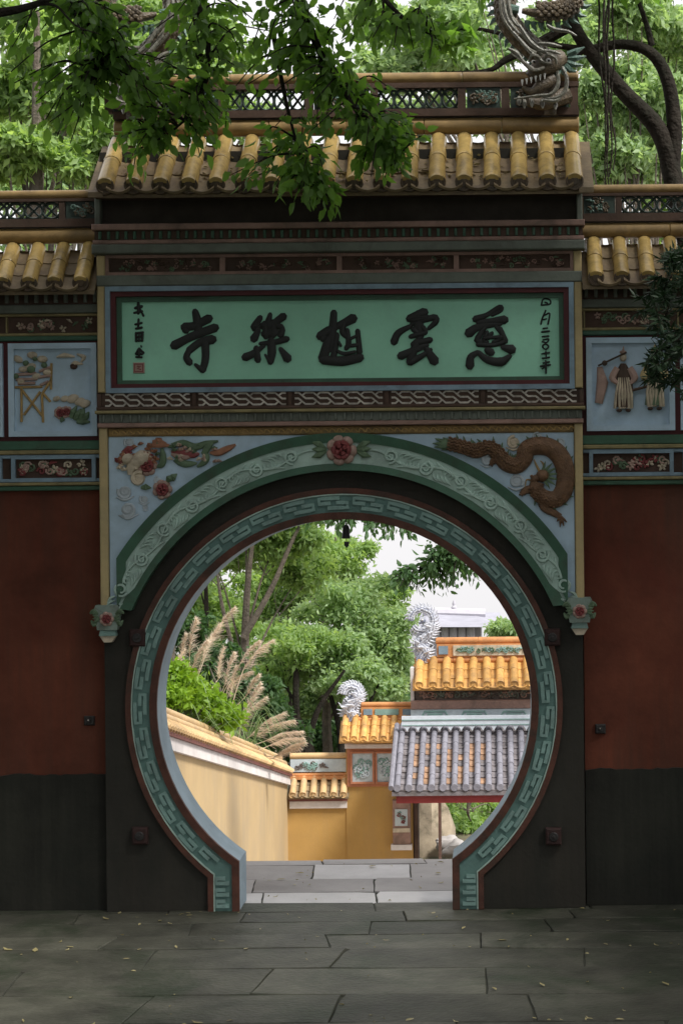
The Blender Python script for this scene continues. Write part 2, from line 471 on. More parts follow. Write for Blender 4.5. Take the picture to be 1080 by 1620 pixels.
M_plume = leaf_mat('pampas_plume_tan', (0.66,0.55,0.43), (0.84,0.75,0.63), 0.5, (1.05,1.02,0.98), .8)
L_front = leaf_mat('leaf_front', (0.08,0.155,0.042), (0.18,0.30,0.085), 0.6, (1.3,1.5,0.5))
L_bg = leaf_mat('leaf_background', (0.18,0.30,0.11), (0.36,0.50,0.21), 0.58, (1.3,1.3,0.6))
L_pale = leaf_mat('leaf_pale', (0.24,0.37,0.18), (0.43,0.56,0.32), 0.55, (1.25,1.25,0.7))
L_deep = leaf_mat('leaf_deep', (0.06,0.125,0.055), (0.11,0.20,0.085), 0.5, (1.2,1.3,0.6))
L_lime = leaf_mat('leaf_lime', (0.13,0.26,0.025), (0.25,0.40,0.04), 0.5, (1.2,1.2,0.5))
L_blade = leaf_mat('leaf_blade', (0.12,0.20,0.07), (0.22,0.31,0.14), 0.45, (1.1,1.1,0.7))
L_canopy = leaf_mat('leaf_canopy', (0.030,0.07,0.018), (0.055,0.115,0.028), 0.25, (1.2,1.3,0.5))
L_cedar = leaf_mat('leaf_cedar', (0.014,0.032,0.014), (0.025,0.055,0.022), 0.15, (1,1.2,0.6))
L_dry = leaf_mat('leaf_dry', (0.24,0.20,0.08), (0.50,0.44,0.24), 0.15, (1,1,1))
# ------------------------------------------------------------------ ground
g = MB()      # the temple stands on a hilltop; the ground falls away all round into a misty valley
vs = []; NR = 48
rr_ = [0.01,30,62,75,100,140,200,280]; zz_ = [-3.7,-3.7,-3.7,-5.5,-16,-34,-52,-62]
for r, z in zip(rr_, zz_):
    for i in range(NR):
        a_ = 2*PI*i/NR
        vs.append((r*math.cos(a_), r*math.sin(a_), z+(0 if r < 70 else 2.5*math.sin(3*a_+r*.05)+1.5*math.sin(7*a_))))
g.add(vs, [(j*NR+i,(j+1)*NR+i,(j+1)*NR+(i+1) % NR,j*NR+(i+1) % NR) for j in range(len(rr_)-1) for i in range(NR)])
tag(g.part('ground', M_soil, None), 'hilltop soil ground around and below the temple gates', None, None, 'structure')
g = MB().box(-40,40,-45,2.16,-3.69,-0.12)
tag(g.part('terrain', M_soil, None), 'raised earth terrace that carries the paved forecourt', None, None, 'structure')
pave = MB().box(-9,9,-30,2.15,-0.119,-0.012).part('pavement', M_bed, None)
tag(pave, 'grey stone slab paving in front of and through the gate', None, None, 'structure')
rows = [-7.0,-6.1,-5.3,-4.6,-3.95,-3.3,-2.62,-1.92,-1.32,-0.86,-0.42,-0.06,0.285,0.72,1.29,1.93,2.17]
sl_ = [rnd.uniform(-.025,.025) for _ in rows]
for k in range(10, len(rows)): sl_[k] = rnd.uniform(-.006,.006)
def rowy(k, x):
    return rows[k]+sl_[k]*x*(1 if abs(x) < 5 else 5/abs(x))+(0.012*math.sin(3.1*x+k) if k < 11 else 0)
for k in range(len(rows)-1):
    wide = (0.95,1.75) if k < 12 else (0.85,1.5)
    xs = [-5.6+rnd.uniform(-.5,0)]
    if k == 13: xs = [-5.2,-3.6,-2.3,-1.62,-0.83,0.15,1.42,2.9,4.2,5.6]
    elif k == 14: xs = [-5.2,-3.9,-2.6,-1.4,-0.40,0.42,1.6,2.9,4.2,5.6]
    elif k == 12: xs = [-5.2,-3.9,-2.4,-0.70,0.20,1.05,2.4,4.0,5.6]
    elif k == 15: xs = [-5.2,-3.9,-2.3,-0.36,0.53,1.6,3.1,4.6,5.6]
    else:
        while xs[-1] < 5.4: xs.append(xs[-1]+rnd.uniform(*wide))
    for i in range(len(xs)-1):
        a, b = xs[i], xs[i+1]
        gp = rnd.uniform(.0012,.0042)
        sk0 = sk1_prev if i else rnd.uniform(-.04,.04)
        sk1 = sk1_prev = rnd.uniform(-.04,.04)
        if k >= 11: sk0 = sk1 = sk1_prev = 0.02
        z = rnd.uniform(-.006,.004); tl = rnd.uniform(-.004,.004)
        c = [(a+gp+sk0, rowy(k,a)+gp),(b-gp+sk1, rowy(k,b)+gp),(b-gp-sk1, rowy(k+1,b)-gp),(a+gp-sk0, rowy(k+1,a)-gp)]
        m = MB()
        e = rnd.uniform(.003,.007)
        ring_ = []
        for q in range(4):
            (xa_,ya_),(xb_,yb_) = c[q], c[(q+1) % 4]
            nseg = 7 if q % 2 == 0 else 4
            for t_ in range(nseg):
                f_ = t_/nseg; j_ = rnd.uniform(0,.007)+(rnd.uniform(.008,.03) if (t_ == 0 and rnd.random() < .25) else 0)
                nx_, ny_ = -(yb_-ya_), (xb_-xa_); nl_ = math.hypot(nx_,ny_)
                ring_.append((xa_+(xb_-xa_)*f_+nx_/nl_*j_, ya_+(yb_-ya_)*f_+ny_/nl_*j_))
        cxm = sum(p[0] for p in c)/4; cym = sum(p[1] for p in c)/4
        hz_ = lambda x,y: z+tl*(x-cxm)*1.6+tl2*(y-cym)*2
        tl2 = rnd.uniform(-.004,.004)
        n_ = len(ring_)
        vs = [(x,y,-.034) for x,y in ring_]+[(x,y,hz_(x,y)-.005) for x,y in ring_]
        for x,y in ring_:
            dx_, dy_ = cxm-x, cym-y; dl_ = math.hypot(dx_,dy_)
            vs.append((x+dx_/dl_*e, y+dy_/dl_*e, hz_(x,y)))
        fs = [tuple(range(2*n_,3*n_))]
        for q in range(n_):
            p = (q+1) % n_
            fs += [(q,p,n_+p,n_+q),(n_+q,n_+p,2*n_+p,2*n_+q)]
        m.add(vs, fs)
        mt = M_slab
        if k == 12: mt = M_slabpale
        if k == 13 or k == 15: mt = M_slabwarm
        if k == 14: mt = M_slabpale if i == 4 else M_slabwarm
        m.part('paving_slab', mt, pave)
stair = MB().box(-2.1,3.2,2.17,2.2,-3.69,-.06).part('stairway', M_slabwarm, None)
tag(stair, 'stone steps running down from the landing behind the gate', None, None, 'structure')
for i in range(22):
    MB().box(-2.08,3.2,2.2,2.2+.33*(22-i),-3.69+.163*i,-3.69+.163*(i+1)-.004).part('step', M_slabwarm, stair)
court = MB().box(-2.1,14,9.5,24,-3.699,-3.62).part('courtyard', M_slabwarm, None)
tag(court, 'paved lower court in front of the yellow gateway', None, None, 'structure')
def walltop(Y): return 1.19-0.1716*(Y-4.4)
bank = MB()
ys = [0.6,2,4,7,10,13,16.5,20,28,45]
xs = [-2.42,-4,-11,-14,-40]
vs = []
for y in ys:
    for i, x in enumerate(xs):
        if i == 0 and y > 17: x = -2.42-(y-17)*.22
        if i == 1 and y > 17: x = -4-(y-17)*.25
        vs.append((x, y, (walltop(min(y,17))-.62+[0,.1,.4,.8,1.4][i])))
nb = len(xs)
fs = [(j*nb+i+1,j*nb+i,(j+1)*nb+i,(j+1)*nb+i+1) for j in range(len(ys)-1) for i in range(nb-1)]
base = len(vs)
vs += [(xs[0] if y <= 17 else -2.42-(y-17)*.22,y,-3.69) for y in ys]
fs += [(j*nb, base+j, base+j+1, (j+1)*nb) for j in range(len(ys)-1)]
bank.add(vs, fs)
tag(bank.part('hill', M_soil, None), 'planted earth bank behind the sloping yellow wall', None, None, 'structure')

# ------------------------------------------------------------------ the moon gate
VC, RIN, JX = 1114.6, 297.5, 170.0
def opening(d, n=72):
    """offset opening outline, gate pixels (U,V) from left jamb foot to right jamb foot"""
    r = RIN+d; jx = JX+d
    a0 = math.acos(min(1,jx/r))
    out = [(-jx,1437.0)]
    # angle measured from +U towards up
    st, en = PI+a0, -a0
    for i in range(n+1):
        a = st+(en-st)*i/n
        out.append((r*math.cos(a), VC-r*math.sin(a)))
    out.append((jx,1437.0))
    return out
def uv(p): return (gx(p[0]), gz(p[1]))
gate = thing('moon_gate', (0,0.2,0), 'painted temple gate with round moon opening, green name board and yellow tiled roof', 'gate')
GT = 0.40
# body with the round opening
HU, VTOP = 378.0, 297.0
inn, out = [], []
o0 = opening(0, 96)
def proj(u, v):
    du, dv = u, v-VC
    k = 1e9
    if du: k = min(k, HU/abs(du))
    if dv < 0: k = min(k, (VC-VTOP)/(-dv))
    if dv > 0: k = min(k, (1437-VC)/dv)
    return (du*k, VC+dv*k)
L0 = [(-JX,1437.0)]+o0[1:-1]+[(JX,1437.0)]
for i,(u,v) in enumerate(L0):
    inn.append(uv((u,v)))
    if i == 0: q = (-HU,1437.0)
    elif i == len(L0)-1: q = (HU,1437.0)
    else: q = proj(u,v)
    if 0 < i < len(L0)-1 and v > VC: q = (math.copysign(HU,u), v)
    out.append(uv(q))
# square the upper corners
mb = MB().strip(inn, out, 0.0, GT)
mb.box(gx(-HU)-.001,gx(HU)+.001,0.003,GT-.003,gz(VTOP),gz(VTOP)+.30)
mb.part('wall', M_jamb, gate, smooth=False)
# corner fillers (ray projection leaves the corners cut)
mb = MB()
for s in (-1,1):
    mb.box(gx(s*HU), gx(s*300), .004, GT-.004, gz(620), gz(VTOP))
mb.part('corner_block', M_jamb, gate, smooth=False)
# lining of the opening, rim, fret band, outer edge
def ring(d0, d1, y0, y1, name, m, yb0=None, n=72):
    a = [uv(p) for p in opening(d0,n)]; b = [uv(p) for p in opening(d1,n)]
    return MB().strip(a, b, y0, y1, yb0).part(name, m, gate)
ring(-1.5, 0.5, 0.004, GT+.02, 'opening_lining', M_lining)
ring(-2.0, 9.5, -0.035, 0.003, 'rim', M_rim)
band = ring(9.5, 38.5, -0.018, 0.002, 'fret_band', M_grooveshade)
ring(38.5, 47.5, -0.036, 0.002, 'outer_rim', M_rim)
ring(36.6, 39.2, -0.034, 0.001, 'fret_border', M_tealpale)
# raised key frets along the band
def hook(pts, ang0, flip):
    """pts in (s,t): s along the arc in px at mid radius, t outward from rim"""
    P = []
    RM = RIN+24
    dense = []
    for i in range(len(pts)-1):
        n = max(1, int(abs(pts[i+1][0]-pts[i][0])/7))
        for k in range(n):
            f = k/n
            dense.append((pts[i][0]+(pts[i+1][0]-pts[i][0])*f, pts[i][1]+(pts[i+1][1]-pts[i][1])*f))
    dense.append(pts[-1])
    for s_, t_ in dense:
        a = ang0-s_/RM
        r = RIN+9.5+t_
        P.append((gx(r*math.cos(a)), -0.024, gz(VC-r*math.sin(a))))
    return P
a0 = math.acos((JX+24)/(RIN+24))
start, end = PI+a0-0.03, -a0+0.03
nrep = 29
pitch = (start-end)*(RIN+24)/nrep
for i in range(nrep):
    ang = start-(i*pitch)/(RIN+24)
    for pts in ([(4,7),(36,7),(36,15),(18,15)], [(78,22.5),(46,22.5),(46,14.5),(64,14.5)]):
        if i == nrep-1 and pts[0][0] > 50: continue
        MB().tube(hook(pts, ang, 0), 4.2/S, n=4, flat=.85).part('key_fret', M_teal, band, smooth=False)
for s in (-1,1):
    for i, vv in enumerate((1392,1410,1428)):
        u0 = s*(JX+14); u1 = s*(JX+34)
        z0 = gz(vv)
        P = [(gx(u0),-.024,z0),(gx(u1),-.024,z0),(gx(u1),-.024,z0+.036),(gx(u0+s*6),-.024,z0+.036)]
        MB().tube(P, 4.2/S, n=4, flat=.85).part('key_fret', M_teal, band, smooth=False)

# scrolled arch band over the ring
VA = 1103.0
def arc_pts(r, u_lim, n=60):
    a = math.acos(u_lim/r)
    return [(r*math.cos(PI-a-(PI-2*a)*i/n), VA-r*math.sin(PI-a-(PI-2*a)*i/n)) for i in range(n+1)]
def arch(r0, r1, y0, name, m, ul0=329.0, ul1=352.0, yb0=None):
    a = arc_pts(r0, ul0); b = arc_pts(r1, ul1)
    return a, b
archp = MB()
inner = [(-351,951)]+arc_pts(363,329)+[(351,951)]
outer = [(-352,950)]+arc_pts(418,352)+[(352,950)]
archband = MB().strip([uv(p) for p in inner],[uv(p) for p in outer],-0.075,0.004).part('arch_band', M_tealpale, gate)
# green borders: outer and inner, following the outline
o_in = [(-340,928)]+arc_pts(405,340)+[(340,928)]
o_out = [(-354,953)]+arc_pts(420,354)+[(354,953)]
MB().strip([uv(p) for p in o_in],[uv(p) for p in o_out],-0.085,-.001,-0.10).part('arch_border', M_green, gate)
i_in = [(-350,957)]+arc_pts(361,331)+[(350,957)]
i_out = [(-341,938)]+arc_pts(372,326)+[(341,938)]
MB().strip([uv(p) for p in i_in],[uv(p) for p in i_out],-0.098,-.001,-0.084).part('arch_border', M_green, gate)
# plaster scrolls in the arch band
def apt(r, a, Y=-0.078): return (gx(r*math.cos(a)), Y, gz(VA-r*math.sin(a)))
for s in (-1,1):
    NU = 7
    stp = 0.150
    P = []
    for k in range(64):      # waving main stem
        f = k/63; da = 0.11+f*stp*NU*.98
        P.append(apt(388+7.5*math.cos(PI*(da-0.13)/stp), PI/2-s*da, -.078))
    MB().tube(P, [.007]+[.011]*8+[.005], n=6, flat=1.7).part('scroll', M_tealpale, archband)
    for i in range(NU):
        da = 0.20+i*stp
        a = PI/2 - s*da
        up = 1 if i % 2 == 0 else -1
        c = apt(388+up*2.0, a)
        a_out = a+(0 if up > 0 else PI)
        MB().tube(spiral((c[0],c[2]), 11.5/S, 1.5/S, a_out+PI, 1.75*s*up, 26, -0.079), [.012,.014,.011,.009], n=6, flat=1.6).part('scroll', M_tealpale, archband)
        MB().ball((c[0],-.08,c[2]), .012,.014,.012,8,5).part('scroll_bud', M_tealpale, archband)
        for q in range(4):
            dd = da+stp*(.34+.11*q)
            r0 = 388+up*(13.5-.8*q); r1 = 388+up*(5-1.5*q)
            P = [apt(r0, PI/2-s*(dd+.022)), apt((r0*.5+r1*.5)+up*1.5, PI/2-s*(dd-.004)), apt(r1, PI/2-s*(dd-.016))]
            MB().tube(smooth_path(P,4), [.004,.013,.010,.003], n=6, flat=1.6).part('scroll_leaf', M_tealpale, archband)
        for q in range(5):   # curling leaf strokes between the spirals
            dd = da+stp*(.30+.10*q)
            r0 = 388-up*(13-1.2*q); r1 = 388-up*(2.5-1.5*q)
            P = [apt(r0, PI/2-s*(dd-.012)), apt((r0*.55+r1*.45), PI/2-s*(dd+.012)), apt(r1, PI/2-s*(dd+.010))]
            MB().tube(smooth_path(P,4), [.004,.012,.009,.003], n=6, flat=1.6).part('scroll_leaf', M_tealpale, archband)

def rose(c, r, parent, seed=0, leaves=True):
    """relief rose in the XZ plane, centre c (x,y,z)"""
    q = random.Random(seed)
    m = MB()
    for i in range(7):
        a = 2*PI*i/7+q.uniform(-.1,.1)
        m.ball((c[0]+.68*r*math.cos(a), c[1], c[2]+.68*r*math.sin(a)), .36*r, .22*r, .27*r, 10, 6, a+PI/2)
    root = m.part('rose_petals', M_rosepale, parent)
    m = MB()
    for k,(rr,n,w) in enumerate(((.46,6,.27),(.24,4,.2))):
        for i in range(n):
            a = 2*PI*i/n+k*.5
            P = [(c[0]+rr*r*math.cos(a+t), c[1]-(.16+.12*k)*r, c[2]+rr*r*math.sin(a+t)) for t in (-.7,-.35,0,.35,.7)]
            m.tube(P, [.05*r,.15*r,.17*r,.15*r,.05*r], n=6, flat=1.3)
    m.ball((c[0],c[1]-.3*r,c[2]), .13*r, .13*r, .13*r, 8, 5)
    m.part('rose_heart', M_rose, parent)
    if leaves:
        for sgn in (-1,1):
            m = MB()
            for dz in (-.28,.05,.35):
                P = [(c[0]+sgn*r*.9, c[1], c[2]+dz*.3*r),(c[0]+sgn*r*1.35, c[1]-.1*r, c[2]+dz*r),(c[0]+sgn*r*1.8, c[1], c[2]+dz*1.5*r)]
                m.tube(smooth_path(P,3), [.04*r,.22*r,.02*r], n=6, flat=.6)
            m.part('rose_leaf', M_leafrel, parent)
key = W(540,712,-.085)
rose((key.x,-.085,key.z), 26/S, archband, 1)

# spandrel field
poly_o = [uv(p) for p in [(-354,953)]+arc_pts(412,354)+[(354,953)]]
poly_u = []
for i,(u,v) in enumerate([(-354,953)]+arc_pts(412,354)+[(354,953)]):
    if i == 0: poly_u.append(uv((-366,953)))
    elif i == len(poly_o)-1: poly_u.append(uv((366,953)))
    else: poly_u.append(uv((max(-366,min(366,u*366/354)), 684.5)))
poly_u[1] = uv((-366,684.5)); poly_u[-2] = uv((366,684.5))
field = MB().strip(poly_o, poly_u, -0.05, 0.003).part('spandrel_field', M_blue, gate, smooth=False)
# pilasters
for s in (-1,1):
    MB().cbox(gx(s*367),gx(s*380),-0.085,.02,gz(953),gz(671.5),.008).part('pilaster', M_ochre, gate, smooth=False)
    MB().cbox(gx(s*368.5),gx(s*381),-0.085,.02,gz(616),gz(400),.008).part('pilaster', M_ochre, gate, smooth=False)
    # corbel with rose
    cpx, cpy = ((171,985) if s < 0 else (916,973))
    c = W(cpx, cpy, -.06)
    m = MB()
    prof = [(-.075,.135),(.075,.135),(.085,.11),(.10,.10),(.105,.06),(.085,.03),(.07,0),(.05,-.03),(.055,-.04)]
    m.prism([(c.x-.10,c.z+.10),(c.x-.085,c.z+.135),(c.x+.085,c.z+.135),(c.x+.10,c.z+.10),(c.x+.075,c.z-.055),(c.x-.075,c.z-.055)][::-1], -.10, .02)
    cb = m.part('corbel', M_corbel, gate, smooth=False)
    rose((c.x,-.105,c.z+.03), .06, cb, 3, True)
    m = MB()
    m.prism([(c.x-.055,c.z-.058),(c.x+.055,c.z-.058),(c.x+.065,c.z-.10),(c.x-.065,c.z-.10)], -.085, .015)
    m.part('corbel_band', M_teal, cb, smooth=False)
    m = MB()
    m.prism([(c.x-.062,c.z-.102),(c.x+.062,c.z-.102),(c.x+.03,c.z-.150),(c.x-.03,c.z-.150)], -.07, .012)
    m.part('corbel_foot', M_cream, cb, smooth=False)
    m = MB()
    for sgn in (-1,1):
        m.tube(smooth_path([(c.x+sgn*.06,-.09,c.z+.06),(c.x+sgn*.10,-.10,c.z+.085),(c.x+sgn*.13,-.09,c.z+.07)],3), [.012,.024,.006], n=6, flat=.7)
        m.tube(smooth_path([(c.x+sgn*.07,-.09,c.z+.0),(c.x+sgn*.10,-.10,c.z-.01),(c.x+sgn*.12,-.09,c.z+.02)],3), [.012,.02,.006], n=6, flat=.7)
    m.part('corbel_leaf', M_leafrel, cb)

# bands between arch and name board
MB().cbox(gx(-366),gx(366),-.07,.01,gz(685.5),gz(672)).part('gold_band', M_gold, gate, smooth=False)
m = MB()
for i in range(64):
    u = -360+i*11.4
    m.tube(smooth_path([(gx(u),-.072,gz(682)),(gx(u+3),-.074,gz(676)),(gx(u+8),-.074,gz(679)),(gx(u+10),-.072,gz(682))],2), .006, n=5, flat=1.0)
m.part('gold_band_relief', M_dragonbelly, gate)
MB().cbox(gx(-381),gx(381),-.115,.01,gz(671.5),gz(664.5),.006).part('moulding', M_pink, gate, smooth=False)
MB().box(gx(-379),gx(379),-.10,.01,gz(664),gz(650.5)).part('dentil_course', M_greyteal, gate, smooth=False)
dent = MB().cbox(-.009,.009,-.02,.012,-.028,.028,.004).mesh('dentil', M_greyteal, False)
for i in range(54):
    inst('dentil', dent, gate, (gx(-371+i*14.0),-.102,gz(657.2)))
MB().cbox(gx(-384),gx(384),-.14,.01,gz(650),gz(645),.006).part('moulding', M_olive, gate, smooth=False)
MB().cbox(gx(-382),gx(382),-.125,.01,gz(644.5),gz(639.5),.006).part('moulding', M_brown, gate, smooth=False)
frz = MB().box(gx(-381),gx(381),-.06,.01,gz(639),gz(617.5)).part('fret_frieze', M_brown, gate, smooth=False)
edges = [(-373,-234),(-226,-83),(-75,69),(77,220),(228,374)]
for (u0,u1) in edges:
    m = MB()
    n = 6; wu = (u1-u0-6)/n
    for i in range(n):
        c = u0+3+wu*(i+.5); h = wu/2
        for sg in (1,-1):
            vv = lambda q: gz(628-sg*q)
            P = [(gx(c-h),-.064,vv(9)),(gx(c-h*.45),-.064,vv(9)),(gx(c),-.064,vv(4.5)),(gx(c+h*.45),-.064,vv(9)),(gx(c+h),-.064,vv(9))]
            m.tube(P, .0098, n=4, flat=1.2)
        P = [(gx(c-h),-.062,gz(628)),(gx(c-h*.5),-.062,gz(628)),(gx(c-h*.1),-.062,gz(631.5))]
        m.tube(P, .0098, n=4, flat=1.2)
        P = [(gx(c+h*.1),-.062,gz(624.5)),(gx(c+h*.5),-.062,gz(628)),(gx(c+h),-.062,gz(628))]
        m.tube(P, .0098, n=4, flat=1.2)
    m.part('fret_panel', M_whitefret, frz, smooth=False)
for u in (-379,-230,-79,73,224,379):
    MB().box(gx(u-3),gx(u+3),-.085,-.058,gz(638.5),gz(618)).part('fret_divider', M_brown, frz, smooth=False)

# name board
board = MB().box(gx(-345),gx(345),-.006,.0035,gz(596.5),gz(472.5)).part('name_board', M_sign, gate, smooth=False)
def frm(u, vt, vb, wpx, y0, name, m, par, y1=.002):
    MB().frame(gx(-u),gx(u),gz(vb),gz(vt),wpx/S,y0,y1).part(name, m, par, smooth=False)
frm(352.5,465,604,7.5,-.035,'bevel_frame',M_green,board)
frm(360.5,456.5,611,8.3,-.070,'inner_frame',M_maroon,board)
frm(368,449.5,617,7.7,-.095,'outer_frame',M_bluegrey,board)

def strokes(name, list_, ox, oy, sc_, Y0, label=None):
    m = MB()
    for k,(pts, wd) in enumerate(list_):
        P = []
        for (x,y) in pts:
            p = W(ox+x/sc_, oy+y/sc_, Y0)
            P.append((p.x, Y0-0.0012*k*0.5, p.z))
        P = smooth_path(P,4) if len(P) > 2 else [Vector(P[0])*(1-t)+Vector(P[1])*t for t in (0,.33,.66,1)]
        if not hasattr(wd,'__len__'): wd = (wd*.85, wd, wd*.92, wd)
        rr = [w_*1.18/sc_/2/S for w_ in wd]
        # rounded ends
        P = [Vector(p) for p in P]
        d0 = (P[0]-P[1]).normalized(); d1 = (P[-1]-P[-2]).normalized()
        R = [float(np.interp(i/(len(P)-1), np.linspace(0,1,len(rr)), rr)) for i in range(len(P))]
        P = [P[0]+d0*R[0]*.8]+P+[P[-1]+d1*R[-1]*.8]
        R = [R[0]*.45]+R+[R[-1]*.45]
        m.tube(P, R, n=8, flat=min(1.0,.009/max(R)))
    o = m.part(name, M_ink, board)
    if label: o['label'] = label
    return o
strokes('calligraphy_character', [([(772,195),(795,290),(805,400)],(52,74,66)),([(672,345),(770,330),(905,262)],(74,66,72)),
    ([(668,365),(690,380)],56),([(575,520),(740,435),(965,350)],(78,66,70,72)),([(715,568),(820,490),(940,462)],(60,62,76)),
    ([(868,470),(872,640),(845,755)],(66,62,56)),([(845,755),(775,700)],(50,26)),([(720,560),(692,630),(722,682)],(46,56,60))],
    180,460,6,-.012,'black brush character for temple at the left end')
strokes('calligraphy_character', [([(205,158),(160,235),(195,245)],(38,56,30)),([(190,260),(155,325)],(36,56)),([(282,132),(262,215)],(28,52)),
    ([(228,225),(310,215)],70),([(238,285),(318,272)],66),([(240,200),(248,310)],40),([(310,190),(305,300)],42),
    ([(385,150),(320,205),(372,235)],(54,44,40)),([(378,250),(362,292)],(40,50)),([(205,362),(320,350),(412,325)],(26,38,44)),
    ([(88,468),(150,440),(235,378)],(56,48,26)),([(175,395),(187,490)],(40,46)),([(290,340),(296,430),(284,505)],(56,58,44)),
    ([(284,505),(244,448)],(30,16)),([(362,402),(418,478)],(30,62))],370,470,4.909,-.012,'black brush character second from the left end')
strokes('calligraphy_character', [([(775,120),(765,260),(740,400)],(46,56,60)),([(668,305),(735,262),(795,235)],(60,62,40)),
    ([(690,330),(700,310)],50),([(735,330),(690,480)],(60,66)),([(815,225),(870,195),(925,165)],(54,56,66)),
    ([(860,200),(842,270),(880,310)],(34,40,36)),([(800,290),(785,400),(770,470)],(34,40,44)),([(880,255),(890,360),(870,400)],(30,40,32)),
    ([(960,262),(968,350),(975,430)],(34,36,42)),([(890,330),(955,300)],22),([(900,380),(965,370)],26),([(690,488),(840,498),(980,470)],(60,66,60)),
    ([(800,420),(860,440),(940,425)],(24,26,22)),([(830,380),(812,350)],22)],370,470,4.909,-.012,'black brush character in the middle of the name board')
strokes('calligraphy_character', [([(170,160),(255,122)],(40,46)),([(222,130),(222,190),(228,262)],(40,50,44)),([(82,292),(108,240),(180,200)],(38,34,22)),
    ([(182,190),(308,152),(318,178),(280,215)],(22,34,30,20)),([(192,170),(270,150)],30),([(188,215),(210,235)],28),([(245,205),(262,228)],26),
    ([(175,262),(262,238)],26),([(190,305),(288,280)],(28,32)),([(120,372),(200,338),(268,310)],(40,34,28)),([(212,290),(175,402)],(36,42)),
    ([(172,406),(240,372),(292,335)],(40,28,20)),([(266,330),(312,400)],(28,50))],600,460,3.6,-.012,'black brush character second from the right end')
strokes('calligraphy_character', [([(545,162),(610,138),(684,92),(690,112),(640,140)],(36,24,24,20,16)),([(562,182),(640,172),(712,165)],(28,30,44)),
    ([(508,242),(560,208),(690,185)],(48,36,26)),([(602,205),(556,282),(612,292)],(20,34,22)),([(612,235),(585,300)],24),([(662,205),(700,258),(645,296)],(18,26,20)),
    ([(684,215),(716,288)],(26,30)),([(640,240),(620,270)],22),([(560,306),(640,310),(712,292)],(26,22,24)),([(514,428),(520,378),(560,350)],(44,36,24)),
    ([(560,350),(612,392),(690,405),(742,372)],(24,36,46,22)),([(612,338),(636,352)],40),([(700,322),(752,335)],(26,50)),([(590,270),(690,262)],18)],600,460,3.6,-.012,'black brush character at the right end')
# small signature column and date column
strokes('signature_column', [([(205,165),(265,150)],28),([(235,110),(235,215)],26),([(195,210),(270,195)],22),([(250,170),(285,240)],18),
    ([(238,270),(235,350)],20),([(205,320),(268,305)],20),([(212,360),(268,350)],22),
    ([(210,405),(280,395)],20),([(215,440),(275,430)],22),([(212,400),(215,480)],20),([(278,395),(272,475)],20),([(220,475),(268,470)],18),([(245,400),(243,480)],14),
    ([(262,520),(266,535)],14),([(245,545),(212,600)],18),([(245,550),(285,590)],22),([(222,605),(275,600)],20),([(215,630),(270,632)],18),([(246,560),(244,630)],20)],180,460,6,-.008)
strokes('date_column', [([(925,55),(940,45),(968,52),(970,75),(925,82)],9),([(925,60),(920,82)],9),([(940,65),(955,70)],8),
    ([(945,112),(925,160),(918,190)],9),([(938,140),(968,130),(958,190)],9),([(930,165),(950,160)],8),
    ([(930,215),(955,212)],9),([(922,235),(965,230)],10),([(925,262),(962,258)],9),([(930,280),(962,275),(950,295),(925,290)],8),
    ([(930,310),(945,303),(962,318),(945,334),(928,322),(930,310)],8),([(945,345),(948,385)],8),([(922,360),(965,352)],9),([(925,385),(965,380)],9),
    ([(930,412),(965,405)],9),([(915,430),(970,422)],10),([(945,400),(946,470)],10),([(925,445),(945,430)],8)],600,460,3.6,-.008)
p = W(220,582,-.012)
MB().cbox(p.x-9/S,p.x+9/S,-.018,-.004,p.z-8.5/S,p.z+8.5/S,.003).part('seal', M_rosepale, board, smooth=False)
m = MB()
m.frame(p.x-7/S,p.x+7/S,p.z-6.5/S,p.z+6.5/S,1.2/S,-.022,-.017)
m.tube([(p.x-.012,-.02,p.z+.012),(p.x+.016,-.02,p.z+.01),(p.x-.01,-.02,p.z-.004),(p.x+.018,-.02,p.z-.014)], .005, n=5, flat=.8)
m.part('seal_mark', M_rose, board)

# bands above the name board
MB().cbox(gx(-381),gx(381),-.10,.01,gz(449),gz(432),.008).part('moulding', M_greyteal, gate, smooth=False)
pan_row = MB().box(gx(-368),gx(368),-.03,.005,gz(431.5),gz(399.5)).part('relief_frieze', M_brown, gate, smooth=False)
MB().frame(gx(-368),gx(368),gz(431.5),gz(399.5),5/S,-.065,-.028).part('relief_frame', M_pink, pan_row, smooth=False)
for u in (-184,0,184):
    MB().box(gx(u-4),gx(u+4),-.064,-.028,gz(426.3),gz(404.7)).part('relief_divider', M_pink, pan_row, smooth=False)
def clutter(par, x0, x1, z0, z1, Y, mats, n, seed, r=.016, name='floral_relief'):
    q = random.Random(seed)
    for mi, mt in enumerate(mats):
        m = MB()
        for i in range(n):
            x = q.uniform(x0+r, x1-r); z = q.uniform(z0+r, z1-r)
            t = q.random()
            if t < .45:
                k = 5
                for j in range(k):
                    a = 2*PI*j/k+q.random()
                    m.ball((x+.7*r*math.cos(a), Y-.002*mi, z+.7*r*math.sin(a)), r*.6, r*.5, r*.38, 6, 4, a)
            elif t < .8:
                m.tube(spiral((x,z), r*1.2, r*.2, q.uniform(0,6), q.choice((-1.2,1.2)), 10, Y-.002*mi), r*.32, n=5, flat=1.2)
            else:
                a = q.uniform(0,PI)
                m.tube([(x-r*1.6*math.cos(a),Y,z-.8*r*math.sin(a)),(x,Y-.006,z+.3*r),(x+r*1.6*math.cos(a),Y,z+.8*r*math.sin(a))], [.15*r,.5*r,.1*r], n=5, flat=1.0)
        m.part(name, mt, par)['kind'] = 'stuff'
for i in range(4):
    u0 = -363+184*i+(4 if i else 0); u1 = -188+184*i if i < 3 else 363
    clutter(pan_row, gx(u0+8), gx(u1-8), gz(426), gz(405), -.034, (M_leafrel,M_pink,M_brown), 14, 20+i, .018)
